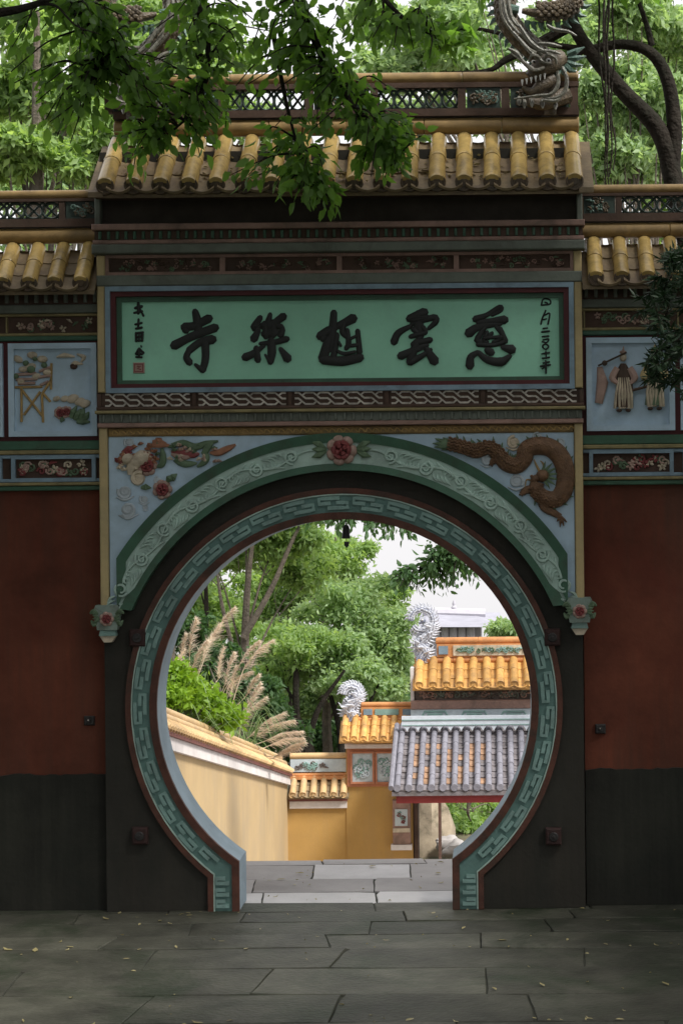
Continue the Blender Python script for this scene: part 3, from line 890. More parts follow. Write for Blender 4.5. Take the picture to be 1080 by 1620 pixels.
MB().cbox(gx(-386),gx(386),-.15,.01,gz(399),gz(384.5),.008).part('moulding', M_greyteal, gate, smooth=False)
MB().cbox(gx(-385),gx(385),-.13,.01,gz(384),gz(377.5),.006).part('moulding', M_pink, gate, smooth=False)
MB().box(gx(-383),gx(383),-.10,.01,gz(377),gz(362.5)).part('dentil_course', M_brown, gate, smooth=False)
dent2 = MB().cbox(-.011,.011,-.022,.012,-.03,.03,.004).mesh('dentil', M_green, False)
for i in range(56):
    inst('dentil', dent2, gate, (gx(-374+i*13.6),-.10,gz(369.8)))
MB().cbox(gx(-386),gx(386),-.145,.01,gz(362),gz(352.5),.006).part('moulding', M_pink, gate, smooth=False)
MB().box(gx(-374),gx(374),-.012,-.002,gz(352),gz(299)).part('eave_board', M_shadowwall, gate, smooth=False)
for s in (-1,1):
    MB().cbox(gx(s*374),gx(s*383),-.09,.01,gz(352),gz(299),.006).part('eave_post', M_greyteal, gate, smooth=False)
MB().box(gx(-380),gx(380),-.20,.02,gz(312),gz(300)).part('eave_board', M_brown, gate, smooth=False)

# ------------------------------------------------------------------ tiled roofs
def tiled_roof(parent, x0, pitch, ncol, y_e, z_e, run, rise, r, mats, name='roof', segs=2, both=True, disc=True):
    """barrel-tile columns; eave tile centres start at x0; slope climbs towards +y"""
    mt, mp, md = mats
    L = math.hypot(run, rise); ang = math.atan2(rise, run)
    xmid = x0+pitch*(ncol-1)/2
    bm = MB()
    x1 = x0-pitch*.5; x2 = x0+pitch*(ncol-.5)
    th = .03
    ym, zm = y_e+run, z_e+rise
    prof = [(y_e+.03,z_e-r*.9),(ym,zm-r*.9-.02),(ym+run-.03,z_e-r*.9),(ym+run-.03,z_e-r*.9-th),(ym,zm-r*.9-.02-th*1.6),(y_e+.03,z_e-r*.9-th)]
    vs = [(x1,y,z) for y,z in prof]+[(x2,y,z) for y,z in prof]
    n = len(prof)
    bm.add(vs, [tuple(range(n)),tuple(range(2*n-1,n-1,-1))]+[(i,(i+1) % n,n+(i+1) % n,n+i) for i in range(n)])
    roof = bm.part(name, mp, parent, smooth=False)
    sl = L/segs
    m = MB()
    prof = [(r*.55,0),(r*.98,0),(r*1.03,.012),(r,.03),(r*.93,sl-.005),(r*.55,sl-.005)]
    m.lathe((0,0,0), prof, 14, 'Y')
    barrel = m.mesh('barrel_tile', mt)
    m = MB()
    m.lathe((0,0,0), [(r*.2,-.012),(r*.45,-.012),(r*.5,-.006),(r*.78,-.006),(r*.84,-.016),(r*1.02,-.016),(r*1.04,.02),(r*.9,.02)], 16, 'Y')
    discm = m.mesh('tile_end', md)
    ps = L/3
    hw = pitch/2-r*.55
    m = MB()
    vs = []
    for j in range(2):
        for i in range(7):
            t = i/6*2-1
            vs.append((hw*t*1.35, j*(ps+.02), .022*t*t*1.6+(0.010 if j == 0 else 0)))
    for i in range(7):
        t = i/6*2-1
        vs.append((hw*t*1.35, 0, .022*t*t*1.6-.012))
    fs = [(i,i+1,8+i,7+i) for i in range(6)]+[(14+i,14+i+1,i+1,i) for i in range(6)]
    m.add(vs, fs)
    panm = m.mesh('pan_tile', mp)
    q = random.Random(int(x0*1000) & 0xffff)
    for side in ((1,-1) if both else (1,)):
        for c in range(ncol):
            x = x0+c*pitch+q.uniform(-.004,.004)
            for k in range(segs):
                f = k*sl
                y = y_e+f*math.cos(ang); z = z_e+f*math.sin(ang)
                jit = q.uniform(-.012,.012)
                if side > 0: inst('barrel_tile', barrel, roof, (x,y,z), (ang,0,jit))
                else: inst('barrel_tile', barrel, roof, (x,2*ym-y,z), (ang,0,PI+jit))
            if disc:
                if side > 0: inst('tile_end', discm, roof, (x,y_e-.004,z_e-.002), (0,q.uniform(0,6),0))
                else: inst('tile_end', discm, roof, (x,2*ym-y_e+.004,z_e-.002), (0,q.uniform(0,6),PI))
            if c < ncol-1:
                for k in range(3):
                    f = k*ps-.02*(k == 0)
                    y = y_e+f*math.cos(ang); z = z_e+f*math.sin(ang)-r*.72+q.uniform(-.004,.006)
                    xx = x+pitch/2
                    if side > 0: inst('pan_tile', panm, roof, (xx,y,z), (ang,0,q.uniform(-.02,.02)))
                    else: inst('pan_tile', panm, roof, (xx,2*ym-y,z), (ang,0,PI+q.uniform(-.02,.02)))
    return roof
def pipe(parent, x0, x1, y, z, r, mt, name='ridge_pipe', seg=.62, q=random.Random(5)):
    """a round ridge roll made of butted lengths with slightly swollen joints"""
    n = max(1, round(abs(x1-x0)/seg))
    for i in range(n):
        a = x0+(x1-x0)*i/n; b = x0+(x1-x0)*(i+1)/n
        P = [(a+.001,y,z),(a+.006,y,z),(a+.02,y,z),(b-.02,y,z),(b-.006,y,z),(b-.001,y,z)]
        MB().tube(P, [r*.9,r*1.0,r*1.0,r*.985,r*.985,r*.9], n=14).part(name, mt, parent)
def lattice(parent, x0, x1, z0, z1, y, name='lattice', m_=None, unit=.13):
    m = MB()
    n = max(1, round((x1-x0)/unit)); w_ = (x1-x0)/n
    zc = (z0+z1)/2; h = (z1-z0)/2
    for i in range(n):
        c = x0+(i+.5)*w_
        P = [(c+w_*.5*math.cos(a)*1.0, y, zc+h*.92*math.sin(a)) for a in np.linspace(0,2*PI,17)]
        m.tube(P, .012, n=5, flat=1.6)
        for sx in (-1,1):
            P = [(c, y+.004, zc),(c+sx*w_*.25,y+.004,zc+h*.5),(c+sx*w_*.5,y+.004,zc+h)]
            m.tube(P, .010, n=5, flat=1.6)
            P = [(c, y+.004, zc),(c+sx*w_*.25,y+.004,zc-h*.5),(c+sx*w_*.5,y+.004,zc-h)]
            m.tube(P, .010, n=5, flat=1.6)
    return m.part(name, m_ or M_lattice, parent)

# main roof of the gate
xa = (W(167.5,289,-.35).x); xb = (W(908.5,283,-.35).x)
P18 = (xb-xa)/17
z_e = W(540,290,-.35).z
roof = tiled_roof(gate, xa, P18, 18, -.35, z_e,   .55, .43, .066, (M_tile,M_pan,M_disc))
for s in (-1,1):     # verge tiles at the gable ends
    x = (xa-.075) if s < 0 else (xb+.085)
    for k in range(2):
        f = k*.35
        MB().cbox(x-.05,x+.05,0,0.001,0,0.001,.0).v
    m = MB()
    pr = [(-.37,z_e-.05),(.2,z_e+.395),(.77,z_e-.05),(.77,z_e-.09),(.2,z_e+.35),(-.37,z_e-.09)]
    vs = [(x-.055,y,z) for y,z in pr]+[(x+.055,y,z) for y,z in pr]
    m.add(vs, [tuple(range(6)),tuple(range(11,5,-1))]+[(i,(i+1) % 6,6+(i+1) % 6,6+i) for i in range(6)])
    m.part('verge_tile', M_pan, roof, smooth=False)
    m = MB()
    x2 = gx(s*374)
    m.add([(x2,0.02,gz(300)),(x2,.38,gz(300)),(x2,.2,z_e+.30)]+[(x2+s*.03,0.02,gz(300)),(x2+s*.03,.38,gz(300)),(x2+s*.03,.2,z_e+.30)],
          [(0,1,2),(5,4,3),(0,3,4,1),(1,4,5,2),(2,5,3,0)])
    m.part('gable', M_jamb, gate, smooth=False)
RY = .2
zb = lambda py: W(540,py,RY).z
x0r, x1r = W(182,200,RY).x, W(915,200,RY).x
ridge = MB().box(x0r,x1r,RY-.07,RY+.07,zb(187.5),zb(176)).part('ridge_base', M_brown, gate, smooth=False)
pipe(ridge, x0r, x1r, RY, (zb(188)+zb(215))/2, (zb(188)-zb(215))/2, M_pipe)
pipe(ridge, x0r, x1r, RY, (zb(116)+zb(135))/2, (zb(116)-zb(135))/2, M_pipe, 'ridge_cap', .8)
MB().box(x0r,x1r,RY-.05,RY+.05,zb(142),zb(134)).part('ridge_rail', M_brown, ridge, smooth=False)
segs_ = [(-372,-262,0),(-262,-190,0),(-190,-52,1),(-52,52,0),(52,192,1),(192,262,0),(262,372,0)]
for (u0,u1,op) in segs_:
    xx0, xx1 = gx(u0)+.012, gx(u1)+.012
    if op:
        lattice(ridge, xx0+.03, xx1-.03, zb(175.5), zb(142.5), RY)
    else:
        pn = MB().box(xx0+.04,xx1-.04,RY-.035,RY+.035,zb(175.8),zb(142.3)).part('ridge_panel', M_lattice, ridge, smooth=False)
        clutter(ridge, xx0+.06, xx1-.06, zb(173), zb(145), RY-.04, (M_ceramicg,M_ceramicb), 9, int(u0)+900, .03, 'ridge_relief')
    MB().box(xx0-.03,xx0+.03,RY-.045,RY+.045,zb(175.9),zb(142.2)).part('ridge_post', M_brown, ridge, smooth=False)
MB().box(gx(372)-.02,gx(372)+.04,RY-.045,RY+.045,zb(175.9),zb(142.2)).part('ridge_post', M_brown, ridge, smooth=False)

# relief dragon on the right spandrel
def drg(x, y, Y=-.065): 
    p = W(660+x/4, 670+y/4, Y); return (p.x, Y, p.z)
path = smooth_path([drg(*q) for q in [(150,125),(230,140),(300,158),(370,178),(450,152),(510,195),(560,252),(625,268),(672,225),(690,165),(750,142),(830,150),(895,200),(930,280),(935,370),(915,440),(870,480),(800,470),(750,420),(760,370)]],5)
dr = MB().tube(path, [.02,.046,.052,.055,.06,.062,.066,.07,.072,.072,.07,.066,.06,.052], n=10, flat=.75).part('dragon_relief', M_dragon, field)
dr['label'] = 'reddish brown dragon winding across the blue spandrel'
m = MB()
for i in range(6, len(path)-8, 3):
    t = (path[i+1]-path[i-1]).normalized(); nn = Vector((-t.z,0,t.x))
    b0 = path[i]+nn*.045; 
    m.tube([b0, b0+nn*.02-t*.005, b0+nn*.045-t*.02], [.012,.010,.002], n=5, flat=.8)
m.part('dragon_fin', M_leafrel, dr)
m = MB()
for i in range(8, len(path)-10, 4):
    t = (path[i+1]-path[i-1]).normalized(); nn = Vector((-t.z,0,t.x))
    m.tube([path[i]-nn*.038+Vector((0,-.02,0)), path[i]-nn*.005+Vector((0,-.042,0))], [.006,.008], n=5, flat=.8)
m.part('dragon_belly_plate', M_dragonbelly, dr)
m = MB()
for i in range(3, len(path)-4):
    t = (path[i+1]-path[i-1]).normalized(); nn = Vector((-t.z,0,t.x))
    for k in (-.04,-.018,.004,.026,.046):
        m.ball(path[i]+nn*(k+(.008 if i % 2 else 0))+Vector((0,-.046+abs(k)*.45,0)), .015,.011,.010,6,4, math.atan2(t.z,t.x))
m.part('dragon_scale', M_dragon, dr)
m = MB()   # head
c = Vector(drg(790,330))
m.ball(c, .055,.05,.048,10,7,.5)
m.ball(Vector(drg(745,350)), .045,.04,.03,10,7,.6)
m.ball(Vector(drg(735,385)), .04,.035,.018,10,6,.9)
m.ball(Vector(drg(722,345))+Vector((0,-.02,.012)), .014,.014,.014,8,5)
m.part('dragon_head', M_dragon, dr)
m = MB()
for k in range(7):
    a = rad(-70+k*26)
    b0 = c+Vector((.04*math.cos(a),-.01,.04*math.sin(a)))
    m.tube([b0, b0+Vector((.035*math.cos(a)+.01,-.01,.035*math.sin(a))), b0+Vector((.08*math.cos(a)+.015,0,.07*math.sin(a)))], [.012,.010,.002], n=5, flat=.8)
m.part('dragon_mane', M_leafrel, dr)
m = MB()
m.tube(smooth_path([drg(770,300),drg(750,260),drg(735,225)],3), [.010,.008,.003], n=6, flat=1)
m.tube(smooth_path([drg(800,300),drg(795,255),drg(775,235)],3), [.010,.008,.003], n=6, flat=1)
m.tube(smooth_path([drg(730,365),drg(690,355),drg(680,400)],3), [.007,.006,.003], n=6, flat=1)
m.part('dragon_horn', M_dragonbelly, dr)
for lp, cl in (([(750,430),(700,418),(662,440)], [(645,432),(640,452),(660,462),(690,335)]),
               ([(780,470),(800,530),(860,565),(905,590)], [(880,620),(900,655),(925,650),(945,625),(955,545)]),
               ([(540,250),(500,215),(470,250)], [(455,240),(450,265),(470,275)])):
    m = MB()
    m.tube(smooth_path([drg(*q) for q in lp],4), [.034,.032,.022], n=8, flat=.8)
    e = Vector(drg(*lp[-1]))
    for q in cl[:4]:
        v = Vector(drg(*q))
        if (v-e).length < .12:
            m.tube([e, e*.4+v*.6+Vector((0,-.01,0)), v], [.012,.010,.003], n=5, flat=.9)
    m.part('dragon_leg', M_dragon, dr)
m = MB()   # tail tuft
e = Vector(drg(235,138))
for q in ((95,125),(110,95),(160,88),(215,88),(105,150),(150,168),(200,175)):
    v = Vector(drg(*q)); m.tube([e, e*.5+v*.5+Vector((0,-.01,0)), v], [.02,.022,.003], n=6, flat=.7)
m.part('dragon_tail', M_leafrel, dr)
def cloud(px, py, r, par, seed, m_=M_cloud):
    c = W(px,py,-.055); q = random.Random(seed)
    m = MB()
    m.tube(spiral((c.x,c.z), r, r*.2, q.uniform(0,6), 1.5, 20, -.058), [r*.22,r*.2,r*.14], n=6, flat=1.0)
    m.tube(smooth_path([(c.x-r*1.2,-.056,c.z-r*.7),(c.x,-.06,c.z-r*1.15),(c.x+r*1.3,-.056,c.z-r*.6)],3), [r*.08,r*.2,r*.08], n=6, flat=1)
    m.ball((c.x,-.052,c.z), r*.9, .012, r*.8, 10, 5)
    m.part('cloud_relief', m_, par)
for i,(x,y,r) in enumerate(((802,730,.05),(770,728,.045),(816,762,.055),(812,700,.05),(850,692,.04),(885,700,.04),(870,790,.05))):
    cloud(x, y, r, field, i, M_cloud if i % 3 else M_cream)
for i,(x,y,r) in enumerate(((198,778,.055),(228,790,.035),(203,806,.06),(230,803,.022),(205,700,.04),(250,760,.03))):
    cloud(x, y, r, field, 40+i)
# phoenix and peonies on the left spandrel, photo pixels in the crop 160,670 at 5.4
def ph(x, y, Y=-.065):
    p = W(160+x/5.4, 670+y/5.4, Y); return Vector((p.x, Y, p.z))
m = MB()
m.tube(smooth_path([ph(250,370),ph(290,330),ph(360,290),ph(430,270)],4), [.03,.055,.06,.03], n=10, flat=.8)
m.ball(ph(230,300)+Vector((0,-.01,0)), .05,.045,.04,10,6,.6)
m.tube(smooth_path([ph(300,340),ph(260,370),ph(250,440)],4), [.045,.04,.02], n=8, flat=.8)
px_ = m.part('phoenix_relief', M_cream, field)
px_['label'] = 'cream and red phoenix among flowers on the blue spandrel'
m = MB()
for k,(a,b) in enumerate((((210,300),(130,330)),((215,280),(160,265)),((340,285),(420,250)),((380,300),(450,300)),((430,190),(600,190)),((440,160),(560,170)),((460,175),(520,130)))):
    A, B = ph(*a), ph(*b)
    m.tube([A, A*.5+B*.5+Vector((0,-.015,.008)), B], [.016,.026,.006], n=7, flat=.7)
m.part('phoenix_wing', M_orange, px_)
m = MB()
for a,b in (((180,250),(300,200)),((190,270),(260,250)),((150,330),(210,340)),((130,330),(150,300))):
    A, B = ph(*a), ph(*b)
    m.tube([A, A*.5+B*.5+Vector((0,-.015,.008)), B], [.012,.024,.005], n=7, flat=.7)
m.part('phoenix_wing', M_rose, px_)
for pts, mt in (([(600,180),(700,165),(800,200),(900,170),(1000,150)],M_leafrel),([(600,240),(700,250),(780,270),(840,260)],M_rose),
                ([(630,320),(720,345),(820,340)],M_leafrel),([(930,250),(1000,250),(1080,215),(1150,180)],M_orange),
                ([(520,210),(530,280),(520,350),(470,370)],M_leafrel),([(860,240),(900,280),(880,330),(820,370)],M_leafrel),
                ([(960,150),(900,220),(880,300)],M_leafrel),([(600,260),(700,285),(830,250)],M_rosepale)):
    P = smooth_path([ph(*q) for q in pts],5)
    MB().tube(P, [.010,.024,.028,.022,.008], n=8, flat=.7).part('phoenix_tail', mt, px_)
q_ = random.Random(3)
for mt, n_, (x0_,x1_,y0_,y1_) in ((M_cream,16,(130,330,280,400)),(M_orange,14,(250,460,170,330)),(M_rose,10,(180,420,240,340)),(M_leafrel,12,(450,960,170,350)),(M_rosepale,12,(600,1000,200,330)),(M_cream,8,(560,900,180,340))):
    m = MB()
    for i in range(n_):
        A = ph(q_.uniform(x0_,x1_), q_.uniform(y0_,y1_)); a_ = q_.uniform(-.5,1.0)
        B = A+Vector((math.cos(a_)*.05,0,math.sin(a_)*.03))
        m.tube([A,(A+B)/2+Vector((0,-.018,.006)),B], [.006,.014,.003], n=6, flat=.9)
    m.part('phoenix_feather', mt, px_)
c = ph(395,360); rose((c.x,-.06,c.z), .085, field, 5, False)
c = ph(320,470); 
m = MB()
m.tube(spiral((c.x,c.z), .055,.01,1.0,1.4,18,-.062), [.02,.018,.012], n=6, flat=1); m.ball((c.x,-.054,c.z),.05,.02,.05,10,6)
m.part('cloud_relief', M_cream, field)
c = ph(525,565); rose((c.x,-.062,c.z), .082, field, 6, False)
m = MB()
for a,b in (((590,490),(650,430)),((600,480),(640,470)),((340,550),(430,550)),((560,510),(610,440))):
    A, B = ph(*a), ph(*b)
    m.tube([A, A*.5+B*.5+Vector((0,-.012,.006)), B], [.010,.026,.004], n=7, flat=.7)
m.part('rose_leaf', M_leafrel, field)
# ------------------------------------------------------------------ wing walls either side of the gate
WY = 0.10
def wing(s):
    side = 'left' if s < 0 else 'right'
    lab = ('red plaster wall left of the gate with pavilion and flower relief panel' if s < 0 else
           'red plaster wall right of the gate with robed figures relief panel')
    g = thing('wing_wall', (s*3.3,WY+.15,0), lab, 'wall')
    X0, X1 = gx(s*380.5), s*4.6
    B = lambda u0,u1,y0,y1,v0,v1: MB().box(u0,u1,y0,y1,gz(v1),gz(v0))
    B(X0,X1,WY,WY+.3,450,1437).part('wall', M_red, g, smooth=False)
    qp = random.Random(31+s)
    pe = [(X0+(X1-X0)*i/70, gz(1221)+qp.uniform(-.007,.007)+.006*math.sin(i*.5)) for i in range(71)]
    MB().strip([(x,0.0) for x,z in pe], pe, WY-.03, WY+.002).part('plinth', M_plinth, g, smooth=False)
    def band(v0,v1,y,m,name='moulding',c=.006):
        MB().cbox(X0,X1,WY-y,WY+.002,gz(v1),gz(v0),c).part(name, m, g, smooth=False)
    band(761.5,769,.045,M_green); band(756,761,.06,M_olive)
    band(712,718,.05,M_bluegrey); band(750,755.5,.05,M_bluegrey)
    low = B(X0,X1,WY-.015,WY+.002,718.3,749.7).part('lower_frieze', M_brown, g, smooth=False)
    band(705,711.5,.065,M_olive); band(690,704.5,.05,M_green); 
    fld = B(X0,X1,WY-.02,WY+.002,531.5,689.5).part('panel_surround', M_maroon, g, smooth=False)
    band(523.5,531,.05,M_green); 
    up = B(X0,X1,WY-.015,WY+.002,492.5,518.5).part('upper_frieze', M_brown, g, smooth=False)
    band(488,492.2,.05,M_olive); band(518.8,523.2,.05,M_olive)
    band(474,487.5,.07,M_greyteal)
    B(X0,X1,WY-.05,WY+.002,451,473.5).part('dentil_course', M_brown, g, smooth=False)
    d = MB().cbox(-.014,.014,-.03,.012,-.045,.045,.005).mesh('dentil', M_greyteal, False)
    n = int(abs(X1-X0)/.075)
    for i in range(n):
        inst('dentil', d, g, (X0+s*(.04+.075*i),WY-.05,gz(462)))
    B(X0,X1,WY-.16,WY+.03,443,450.5).part('eave_board', M_brown, g, smooth=False)
    # relief panels
    for k in range(3):
        ua, ub = s*(388+k*149), s*(388+k*149+140)
        xl, xr = sorted((gx(ua),gx(ub)))
        pn = MB().box(xl,xr,WY-.022,WY-.018,gz(683),gz(535)).part('relief_panel', M_blue, g, smooth=False)
        MB().frame(xl,xr,gz(683),gz(535),9/S,WY-.06,WY-.019).part('panel_frame', M_blue, pn, smooth=False)
        lp = MB().frame(xl+.015,xr-.015,gz(755),gz(713),6/S,WY-.056,WY-.012).part('lower_panel_frame', M_bluegrey, low, smooth=False)
        clutter(low, xl+.05, xr-.05, gz(748), gz(720), WY-.02, (M_leafrel,M_cream,M_rose,M_rosepale), 7, 70+k+(s > 0)*10, .028)
        MB().box(xl-.018,xl-.006,WY-.048,WY-.012,gz(518),gz(493)).part('upper_divider', M_olive, up, smooth=False)
        clutter(up, xl+.03, xr-.03, gz(517), gz(494), WY-.02, (M_leafrel,M_cream,M_rosepale), 7, 90+k+(s > 0)*10, .024)
        yield_panel(s, k, pn, xl, xr)
    # roof
    ye, run, rise = -.20, .34, .315
    z0 = W(540,443,ye).z
    nc = 13
    x_first = 1.94 if s > 0 else -(1.94+.195*(nc-1))
    rf = tiled_roof(g, x_first, .195, nc, ye, z0, run, rise, .061, (M_tile,M_pan,M_disc))
    ry = ye+run
    zz = lambda v: CZ-(v-805)/(S*D/(D+ry))
    rd = MB().box(X0,X1,ry-.06,ry+.06,zz(353.5),zz(341)).part('ridge_base', M_brown, g, smooth=False)
    pipe(rd, X0, X1, ry, (zz(354)+zz(379))/2, (zz(354)-zz(379))/2, M_pipe)
    pipe(rd, X0, X1, ry, (zz(294)+zz(309))/2, (zz(294)-zz(309))/2, M_pipe, 'ridge_cap', .9)
    MB().box(X0,X1,ry-.045,ry+.045,zz(313),zz(308.5)).part('ridge_rail', M_brown, rd, smooth=False)
    u = 381.0
    for k,(wd,op) in enumerate(((62,0),(150,1),(60,0),(150,1),(60,0))):
        a, b = sorted((gx(s*u), gx(s*(u+wd))))
        if op:
            lattice(rd, a+.02, b-.02, zz(340.5), zz(313.5), ry, unit=.135)
        else:
            MB().box(a+.03,b-.03,ry-.03,ry+.03,zz(340.7),zz(313.3)).part('ridge_panel', M_lattice, rd, smooth=False)
            clutter(rd, a+.05, b-.05, zz(339), zz(315), ry-.035, (M_ceramicg,M_ceramicb), 6, 300+k+(s > 0)*9, .026, 'ridge_relief')
        xp = gx(s*(u+wd))
        MB().box(xp-.022,xp+.022,ry-.04,ry+.04,zz(340.8),zz(313.2)).part('ridge_post', M_brown, rd, smooth=False)
        u += wd
    return g
def yield_panel(s, k, pn, xl, xr):
    Y = WY-.035
    if s < 0 and k == 0:
        q = lambda x, y: Vector((W(x/6.23, 520+y/6.23, Y).x, Y, W(x/6.23, 520+y/6.23, Y).z))
        T = lambda m, pts, r: m.tube([q(*p) for p in pts], r, n=6, flat=1.0)
        m = MB()
        for pts in ([(215,580),(215,920)],[(415,640),(428,925)],[(215,600),(420,860)],[(400,620),(240,850)],[(150,578),(420,572)],[(420,640),(510,500)],[(430,640),(500,720)],[(510,340),(505,600)]):
            T(m, pts, .010)
        m.part('relief_stand', M_dragonbelly, pn)
        m = MB()
        for pts in ([(150,455),(360,440)],[(160,500),(370,495)],[(180,540),(350,535)],[(390,420),(500,380)],[(380,480),(510,460)],[(400,560),(480,520)]):
            T(m, pts, [.012,.02,.012])
        m.part('relief_table', M_rosepale, pn)
        m = MB()
        for c,r in (((180,300),.035),((320,260),.035),((300,380),.04),((230,400),.03),((420,300),.035),((360,470),.03),((470,430),.03),((210,520),.025)):
            p = q(*c); m.ball(p, r*1.2, .02, r*.8, 8, 5, rnd.uniform(-.5,.5))
        m.part('relief_jars', M_cream, pn)
        m = MB()
        for c,r in (((310,400),.035),((260,340),.025),((440,360),.025),((160,470),.025),((350,300),.02)):
            p = q(*c); m.ball(p+Vector((0,-.008,0)), r, .02, r*.9, 8, 5)
        m.part('relief_foliage', M_leafrel, pn)
        for c,r,sd in (((600,830),.055,11),((660,820),.05,12)):
            p = q(*c); rose((p.x,Y,p.z), r, pn, sd, False)
        m = MB()
        for a,b in (((700,880),(760,760)),((740,900),(800,790)),((800,890),(830,780)),((830,900),(880,820)),((600,890),(640,900)),((760,910),(890,920))):
            A,B_ = q(*a), q(*b); m.tube([A,(A+B_)/2+Vector((0,-.01,0)),B_],[.02,.026,.006],n=6,flat=.8)
        m.part('relief_foliage', M_leafrel, pn)
        m = MB()
        for c,r in (((720,690),.05),((790,720),.045),((840,740),.045),((640,690),.035),((560,690),.03)):
            p = q(*c); m.ball(p, r, .02, r*.7, 9, 5, .3); 
        m.part('relief_rock', M_cream, pn)
        m = MB()
        for pts in ([(560,280),(640,262),(740,275)],[(700,370),(740,340),(820,350)],[(760,250),(830,280),(800,330)]):
            m.tube(smooth_path([q(*p) for p in pts],3), [.006,.02,.006], n=6, flat=.9)
        m.part('relief_branch', M_cream, pn)
        p = q(730,370); m = MB(); m.ball(p, .03,.02,.025,8,5); m.part('relief_branch', M_brown, pn)
    elif s > 0 and k == 0:
        # two robed figures
        for (px, py, h, mats, sd) in ((985,603,104,(M_cream,M_brown,M_rosepale),1),(1034,600,104,(M_cream,M_leafrel,M_ochre),2)):
            c = W(px,py,Y); q = random.Random(sd)
            hh = h/S
            m = MB()
            m.tube([(c.x,Y,c.z-hh*.40),(c.x+.01,Y-.01,c.z-hh*.1),(c.x,Y-.012,c.z+hh*.15),(c.x,Y-.005,c.z+hh*.27)], [.075,.065,.055,.02], n=10, flat=.6)
            rb = m.part('relief_figure', mats[1], pn)
            m = MB(); m.ball((c.x,Y-.012,c.z+hh*.36), .027,.03,.032,10,7); m.part('figure_head', mats[0], rb)
            m = MB(); m.ball((c.x,Y-.012,c.z+hh*.44), .028,.028,.016,8,5); m.tube([(c.x,Y-.012,c.z+hh*.44),(c.x+.005,Y-.012,c.z+hh*.53)],[.012,.004],n=6); m.part('figure_headdress', mats[2], rb)
            m = MB()
            for sg in (-1,1):
                m.tube(smooth_path([(c.x+sg*.045,Y-.02,c.z+hh*.20),(c.x+sg*.085,Y-.03,c.z+hh*.05),(c.x+sg*.05,Y-.045,c.z-hh*.04)],3), [.028,.03,.014], n=7, flat=.8)
            m.part('figure_sleeve', mats[2], rb)
            m = MB()
            for j in range(6):
                x = c.x-.06+.024*j
                m.tube([(x*.6+c.x*.4,Y-.04,c.z+hh*.05),(x,Y-.045,c.z-hh*.2),(x+q.uniform(-.012,.012),Y-.03,c.z-hh*.42)], [.006,.010,.012], n=5)
            m.part('figure_robe_fold', mats[0], rb)
            m = MB()
            for sg in (-1,1): m.ball((c.x+sg*.035,Y-.02,c.z-hh*.45), .022,.03,.014,8,5)
            m.part('figure_shoe', M_brown, rb)
        a = W(945,575,Y); b = W(990,558,Y)
        m = MB(); m.tube([(a.x,Y-.03,a.z-.02),(b.x,Y-.04,b.z)], .008, n=6); m.ball((a.x+.05,Y-.035,a.z),.022,.02,.022,8,5); m.part('relief_staff', M_brown, pn)
        m = MB(); 
        a = W(948,605,Y)
        m.tube([(a.x,Y,a.z+.12),(a.x+.02,Y-.01,a.z),(a.x-.01,Y,a.z-.16)], [.02,.045,.03], n=8, flat=.5); 
        m.part('relief_banner', M_rosepale, pn)
        a = W(1010,618,Y)
        m = MB(); m.tube([(a.x-.06,Y-.02,a.z),(a.x+.06,Y-.03,a.z+.03)], .012, n=6); m.part('relief_branch', M_brown, pn)
    else:
        clutter(pn, xl+.08, xr-.08, gz(660), gz(560), Y, (M_leafrel,M_cream,M_rosepale), 9, 500+k, .045, 'relief_flowers')
wing(-1)
wing(1)

# ------------------------------------------------------------------ small fittings
def socket(px, py, label, grp):
    p = W(px,py,-.03)
    t = thing('door_socket', (p.x,0,p.z), label, 'bracket')
    MB().cbox(p.x-.06,p.x+.06,-.06,.002,p.z-.065,p.z+.065,.012).part('housing', M_rust, t, smooth=False)
    MB().lathe((p.x,-.066,p.z), [(.03,-.006),(.036,0),(.036,.012),(.03,.012)], 14, 'Y').part('collar', M_iron, t)
    MB().lathe((p.x,-.078,p.z), [(.010,-.004),(.014,0),(.014,.02)], 10, 'Y').part('pin', M_iron, t)
socket(218,1009,'rusty square door socket beside the upper left of the round fret band',None)
socket(873,1008,'rusty square door socket beside the upper right of the round fret band',None)
socket(222,1322,'rusty square door socket low beside the left foot of the round opening',None)
socket(875,1323,'rusty square door socket low beside the right foot of the round opening',None)
for px, py, lab in ((142,1140,'small black fitting on the red wall left of the gate'),(949,1153,'small black fitting on the red wall right of the gate')):
    p = W(px,py,WY-.01)
    t = thing('wall_fitting', (p.x,WY,p.z), lab, 'fitting')
    MB().cbox(p.x-.04,p.x+.04,WY-.03,WY+.002,p.z-.036,p.z+.036,.008).part('plate', M_iron, t, smooth=False)
    MB().lathe((p.x,WY-.031,p.z), [(.012,-.010),(.016,-.006),(.018,0)], 12, 'Y').part('knob', M_iron, t)
    MB().ball((p.x-.004,WY-.042,p.z+.006), .0055,.004,.0055,8,5).part('screw', M_whitefret, t)
# pendant hanging in the top of the opening
p = W(547,828,.2)
top = gz(VC-RIN)
t = thing('hanging_bell', (p.x,.2,p.z), 'small dark bell hanging from the top of the round opening', 'bell')
MB().tube([(p.x,.2,top+.012),(p.x,.2,p.z-.01)], .004, n=6).part('cord', M_iron, t)
zb_ = p.z-.01
MB().lathe((p.x,.2,zb_), [(.004,0),(.020,-.006),(.027,-.025),(.029,-.075),(.035,-.105),(.031,-.108)], 12).part('body', M_iron, t)
MB().tube([(p.x,.2,zb_-.10),(p.x+.004,.2,zb_-.135)], .003, n=6).part('clapper_cord', M_iron, t)
m = MB(); m.prism([(p.x-.016,zb_-.13),(p.x+.026,zb_-.132),(p.x+.02,zb_-.165),(p.x+.004,zb_-.18),(p.x-.014,zb_-.16)], .196,.204)
m.part('wind_vane', M_iron, t, smooth=False)

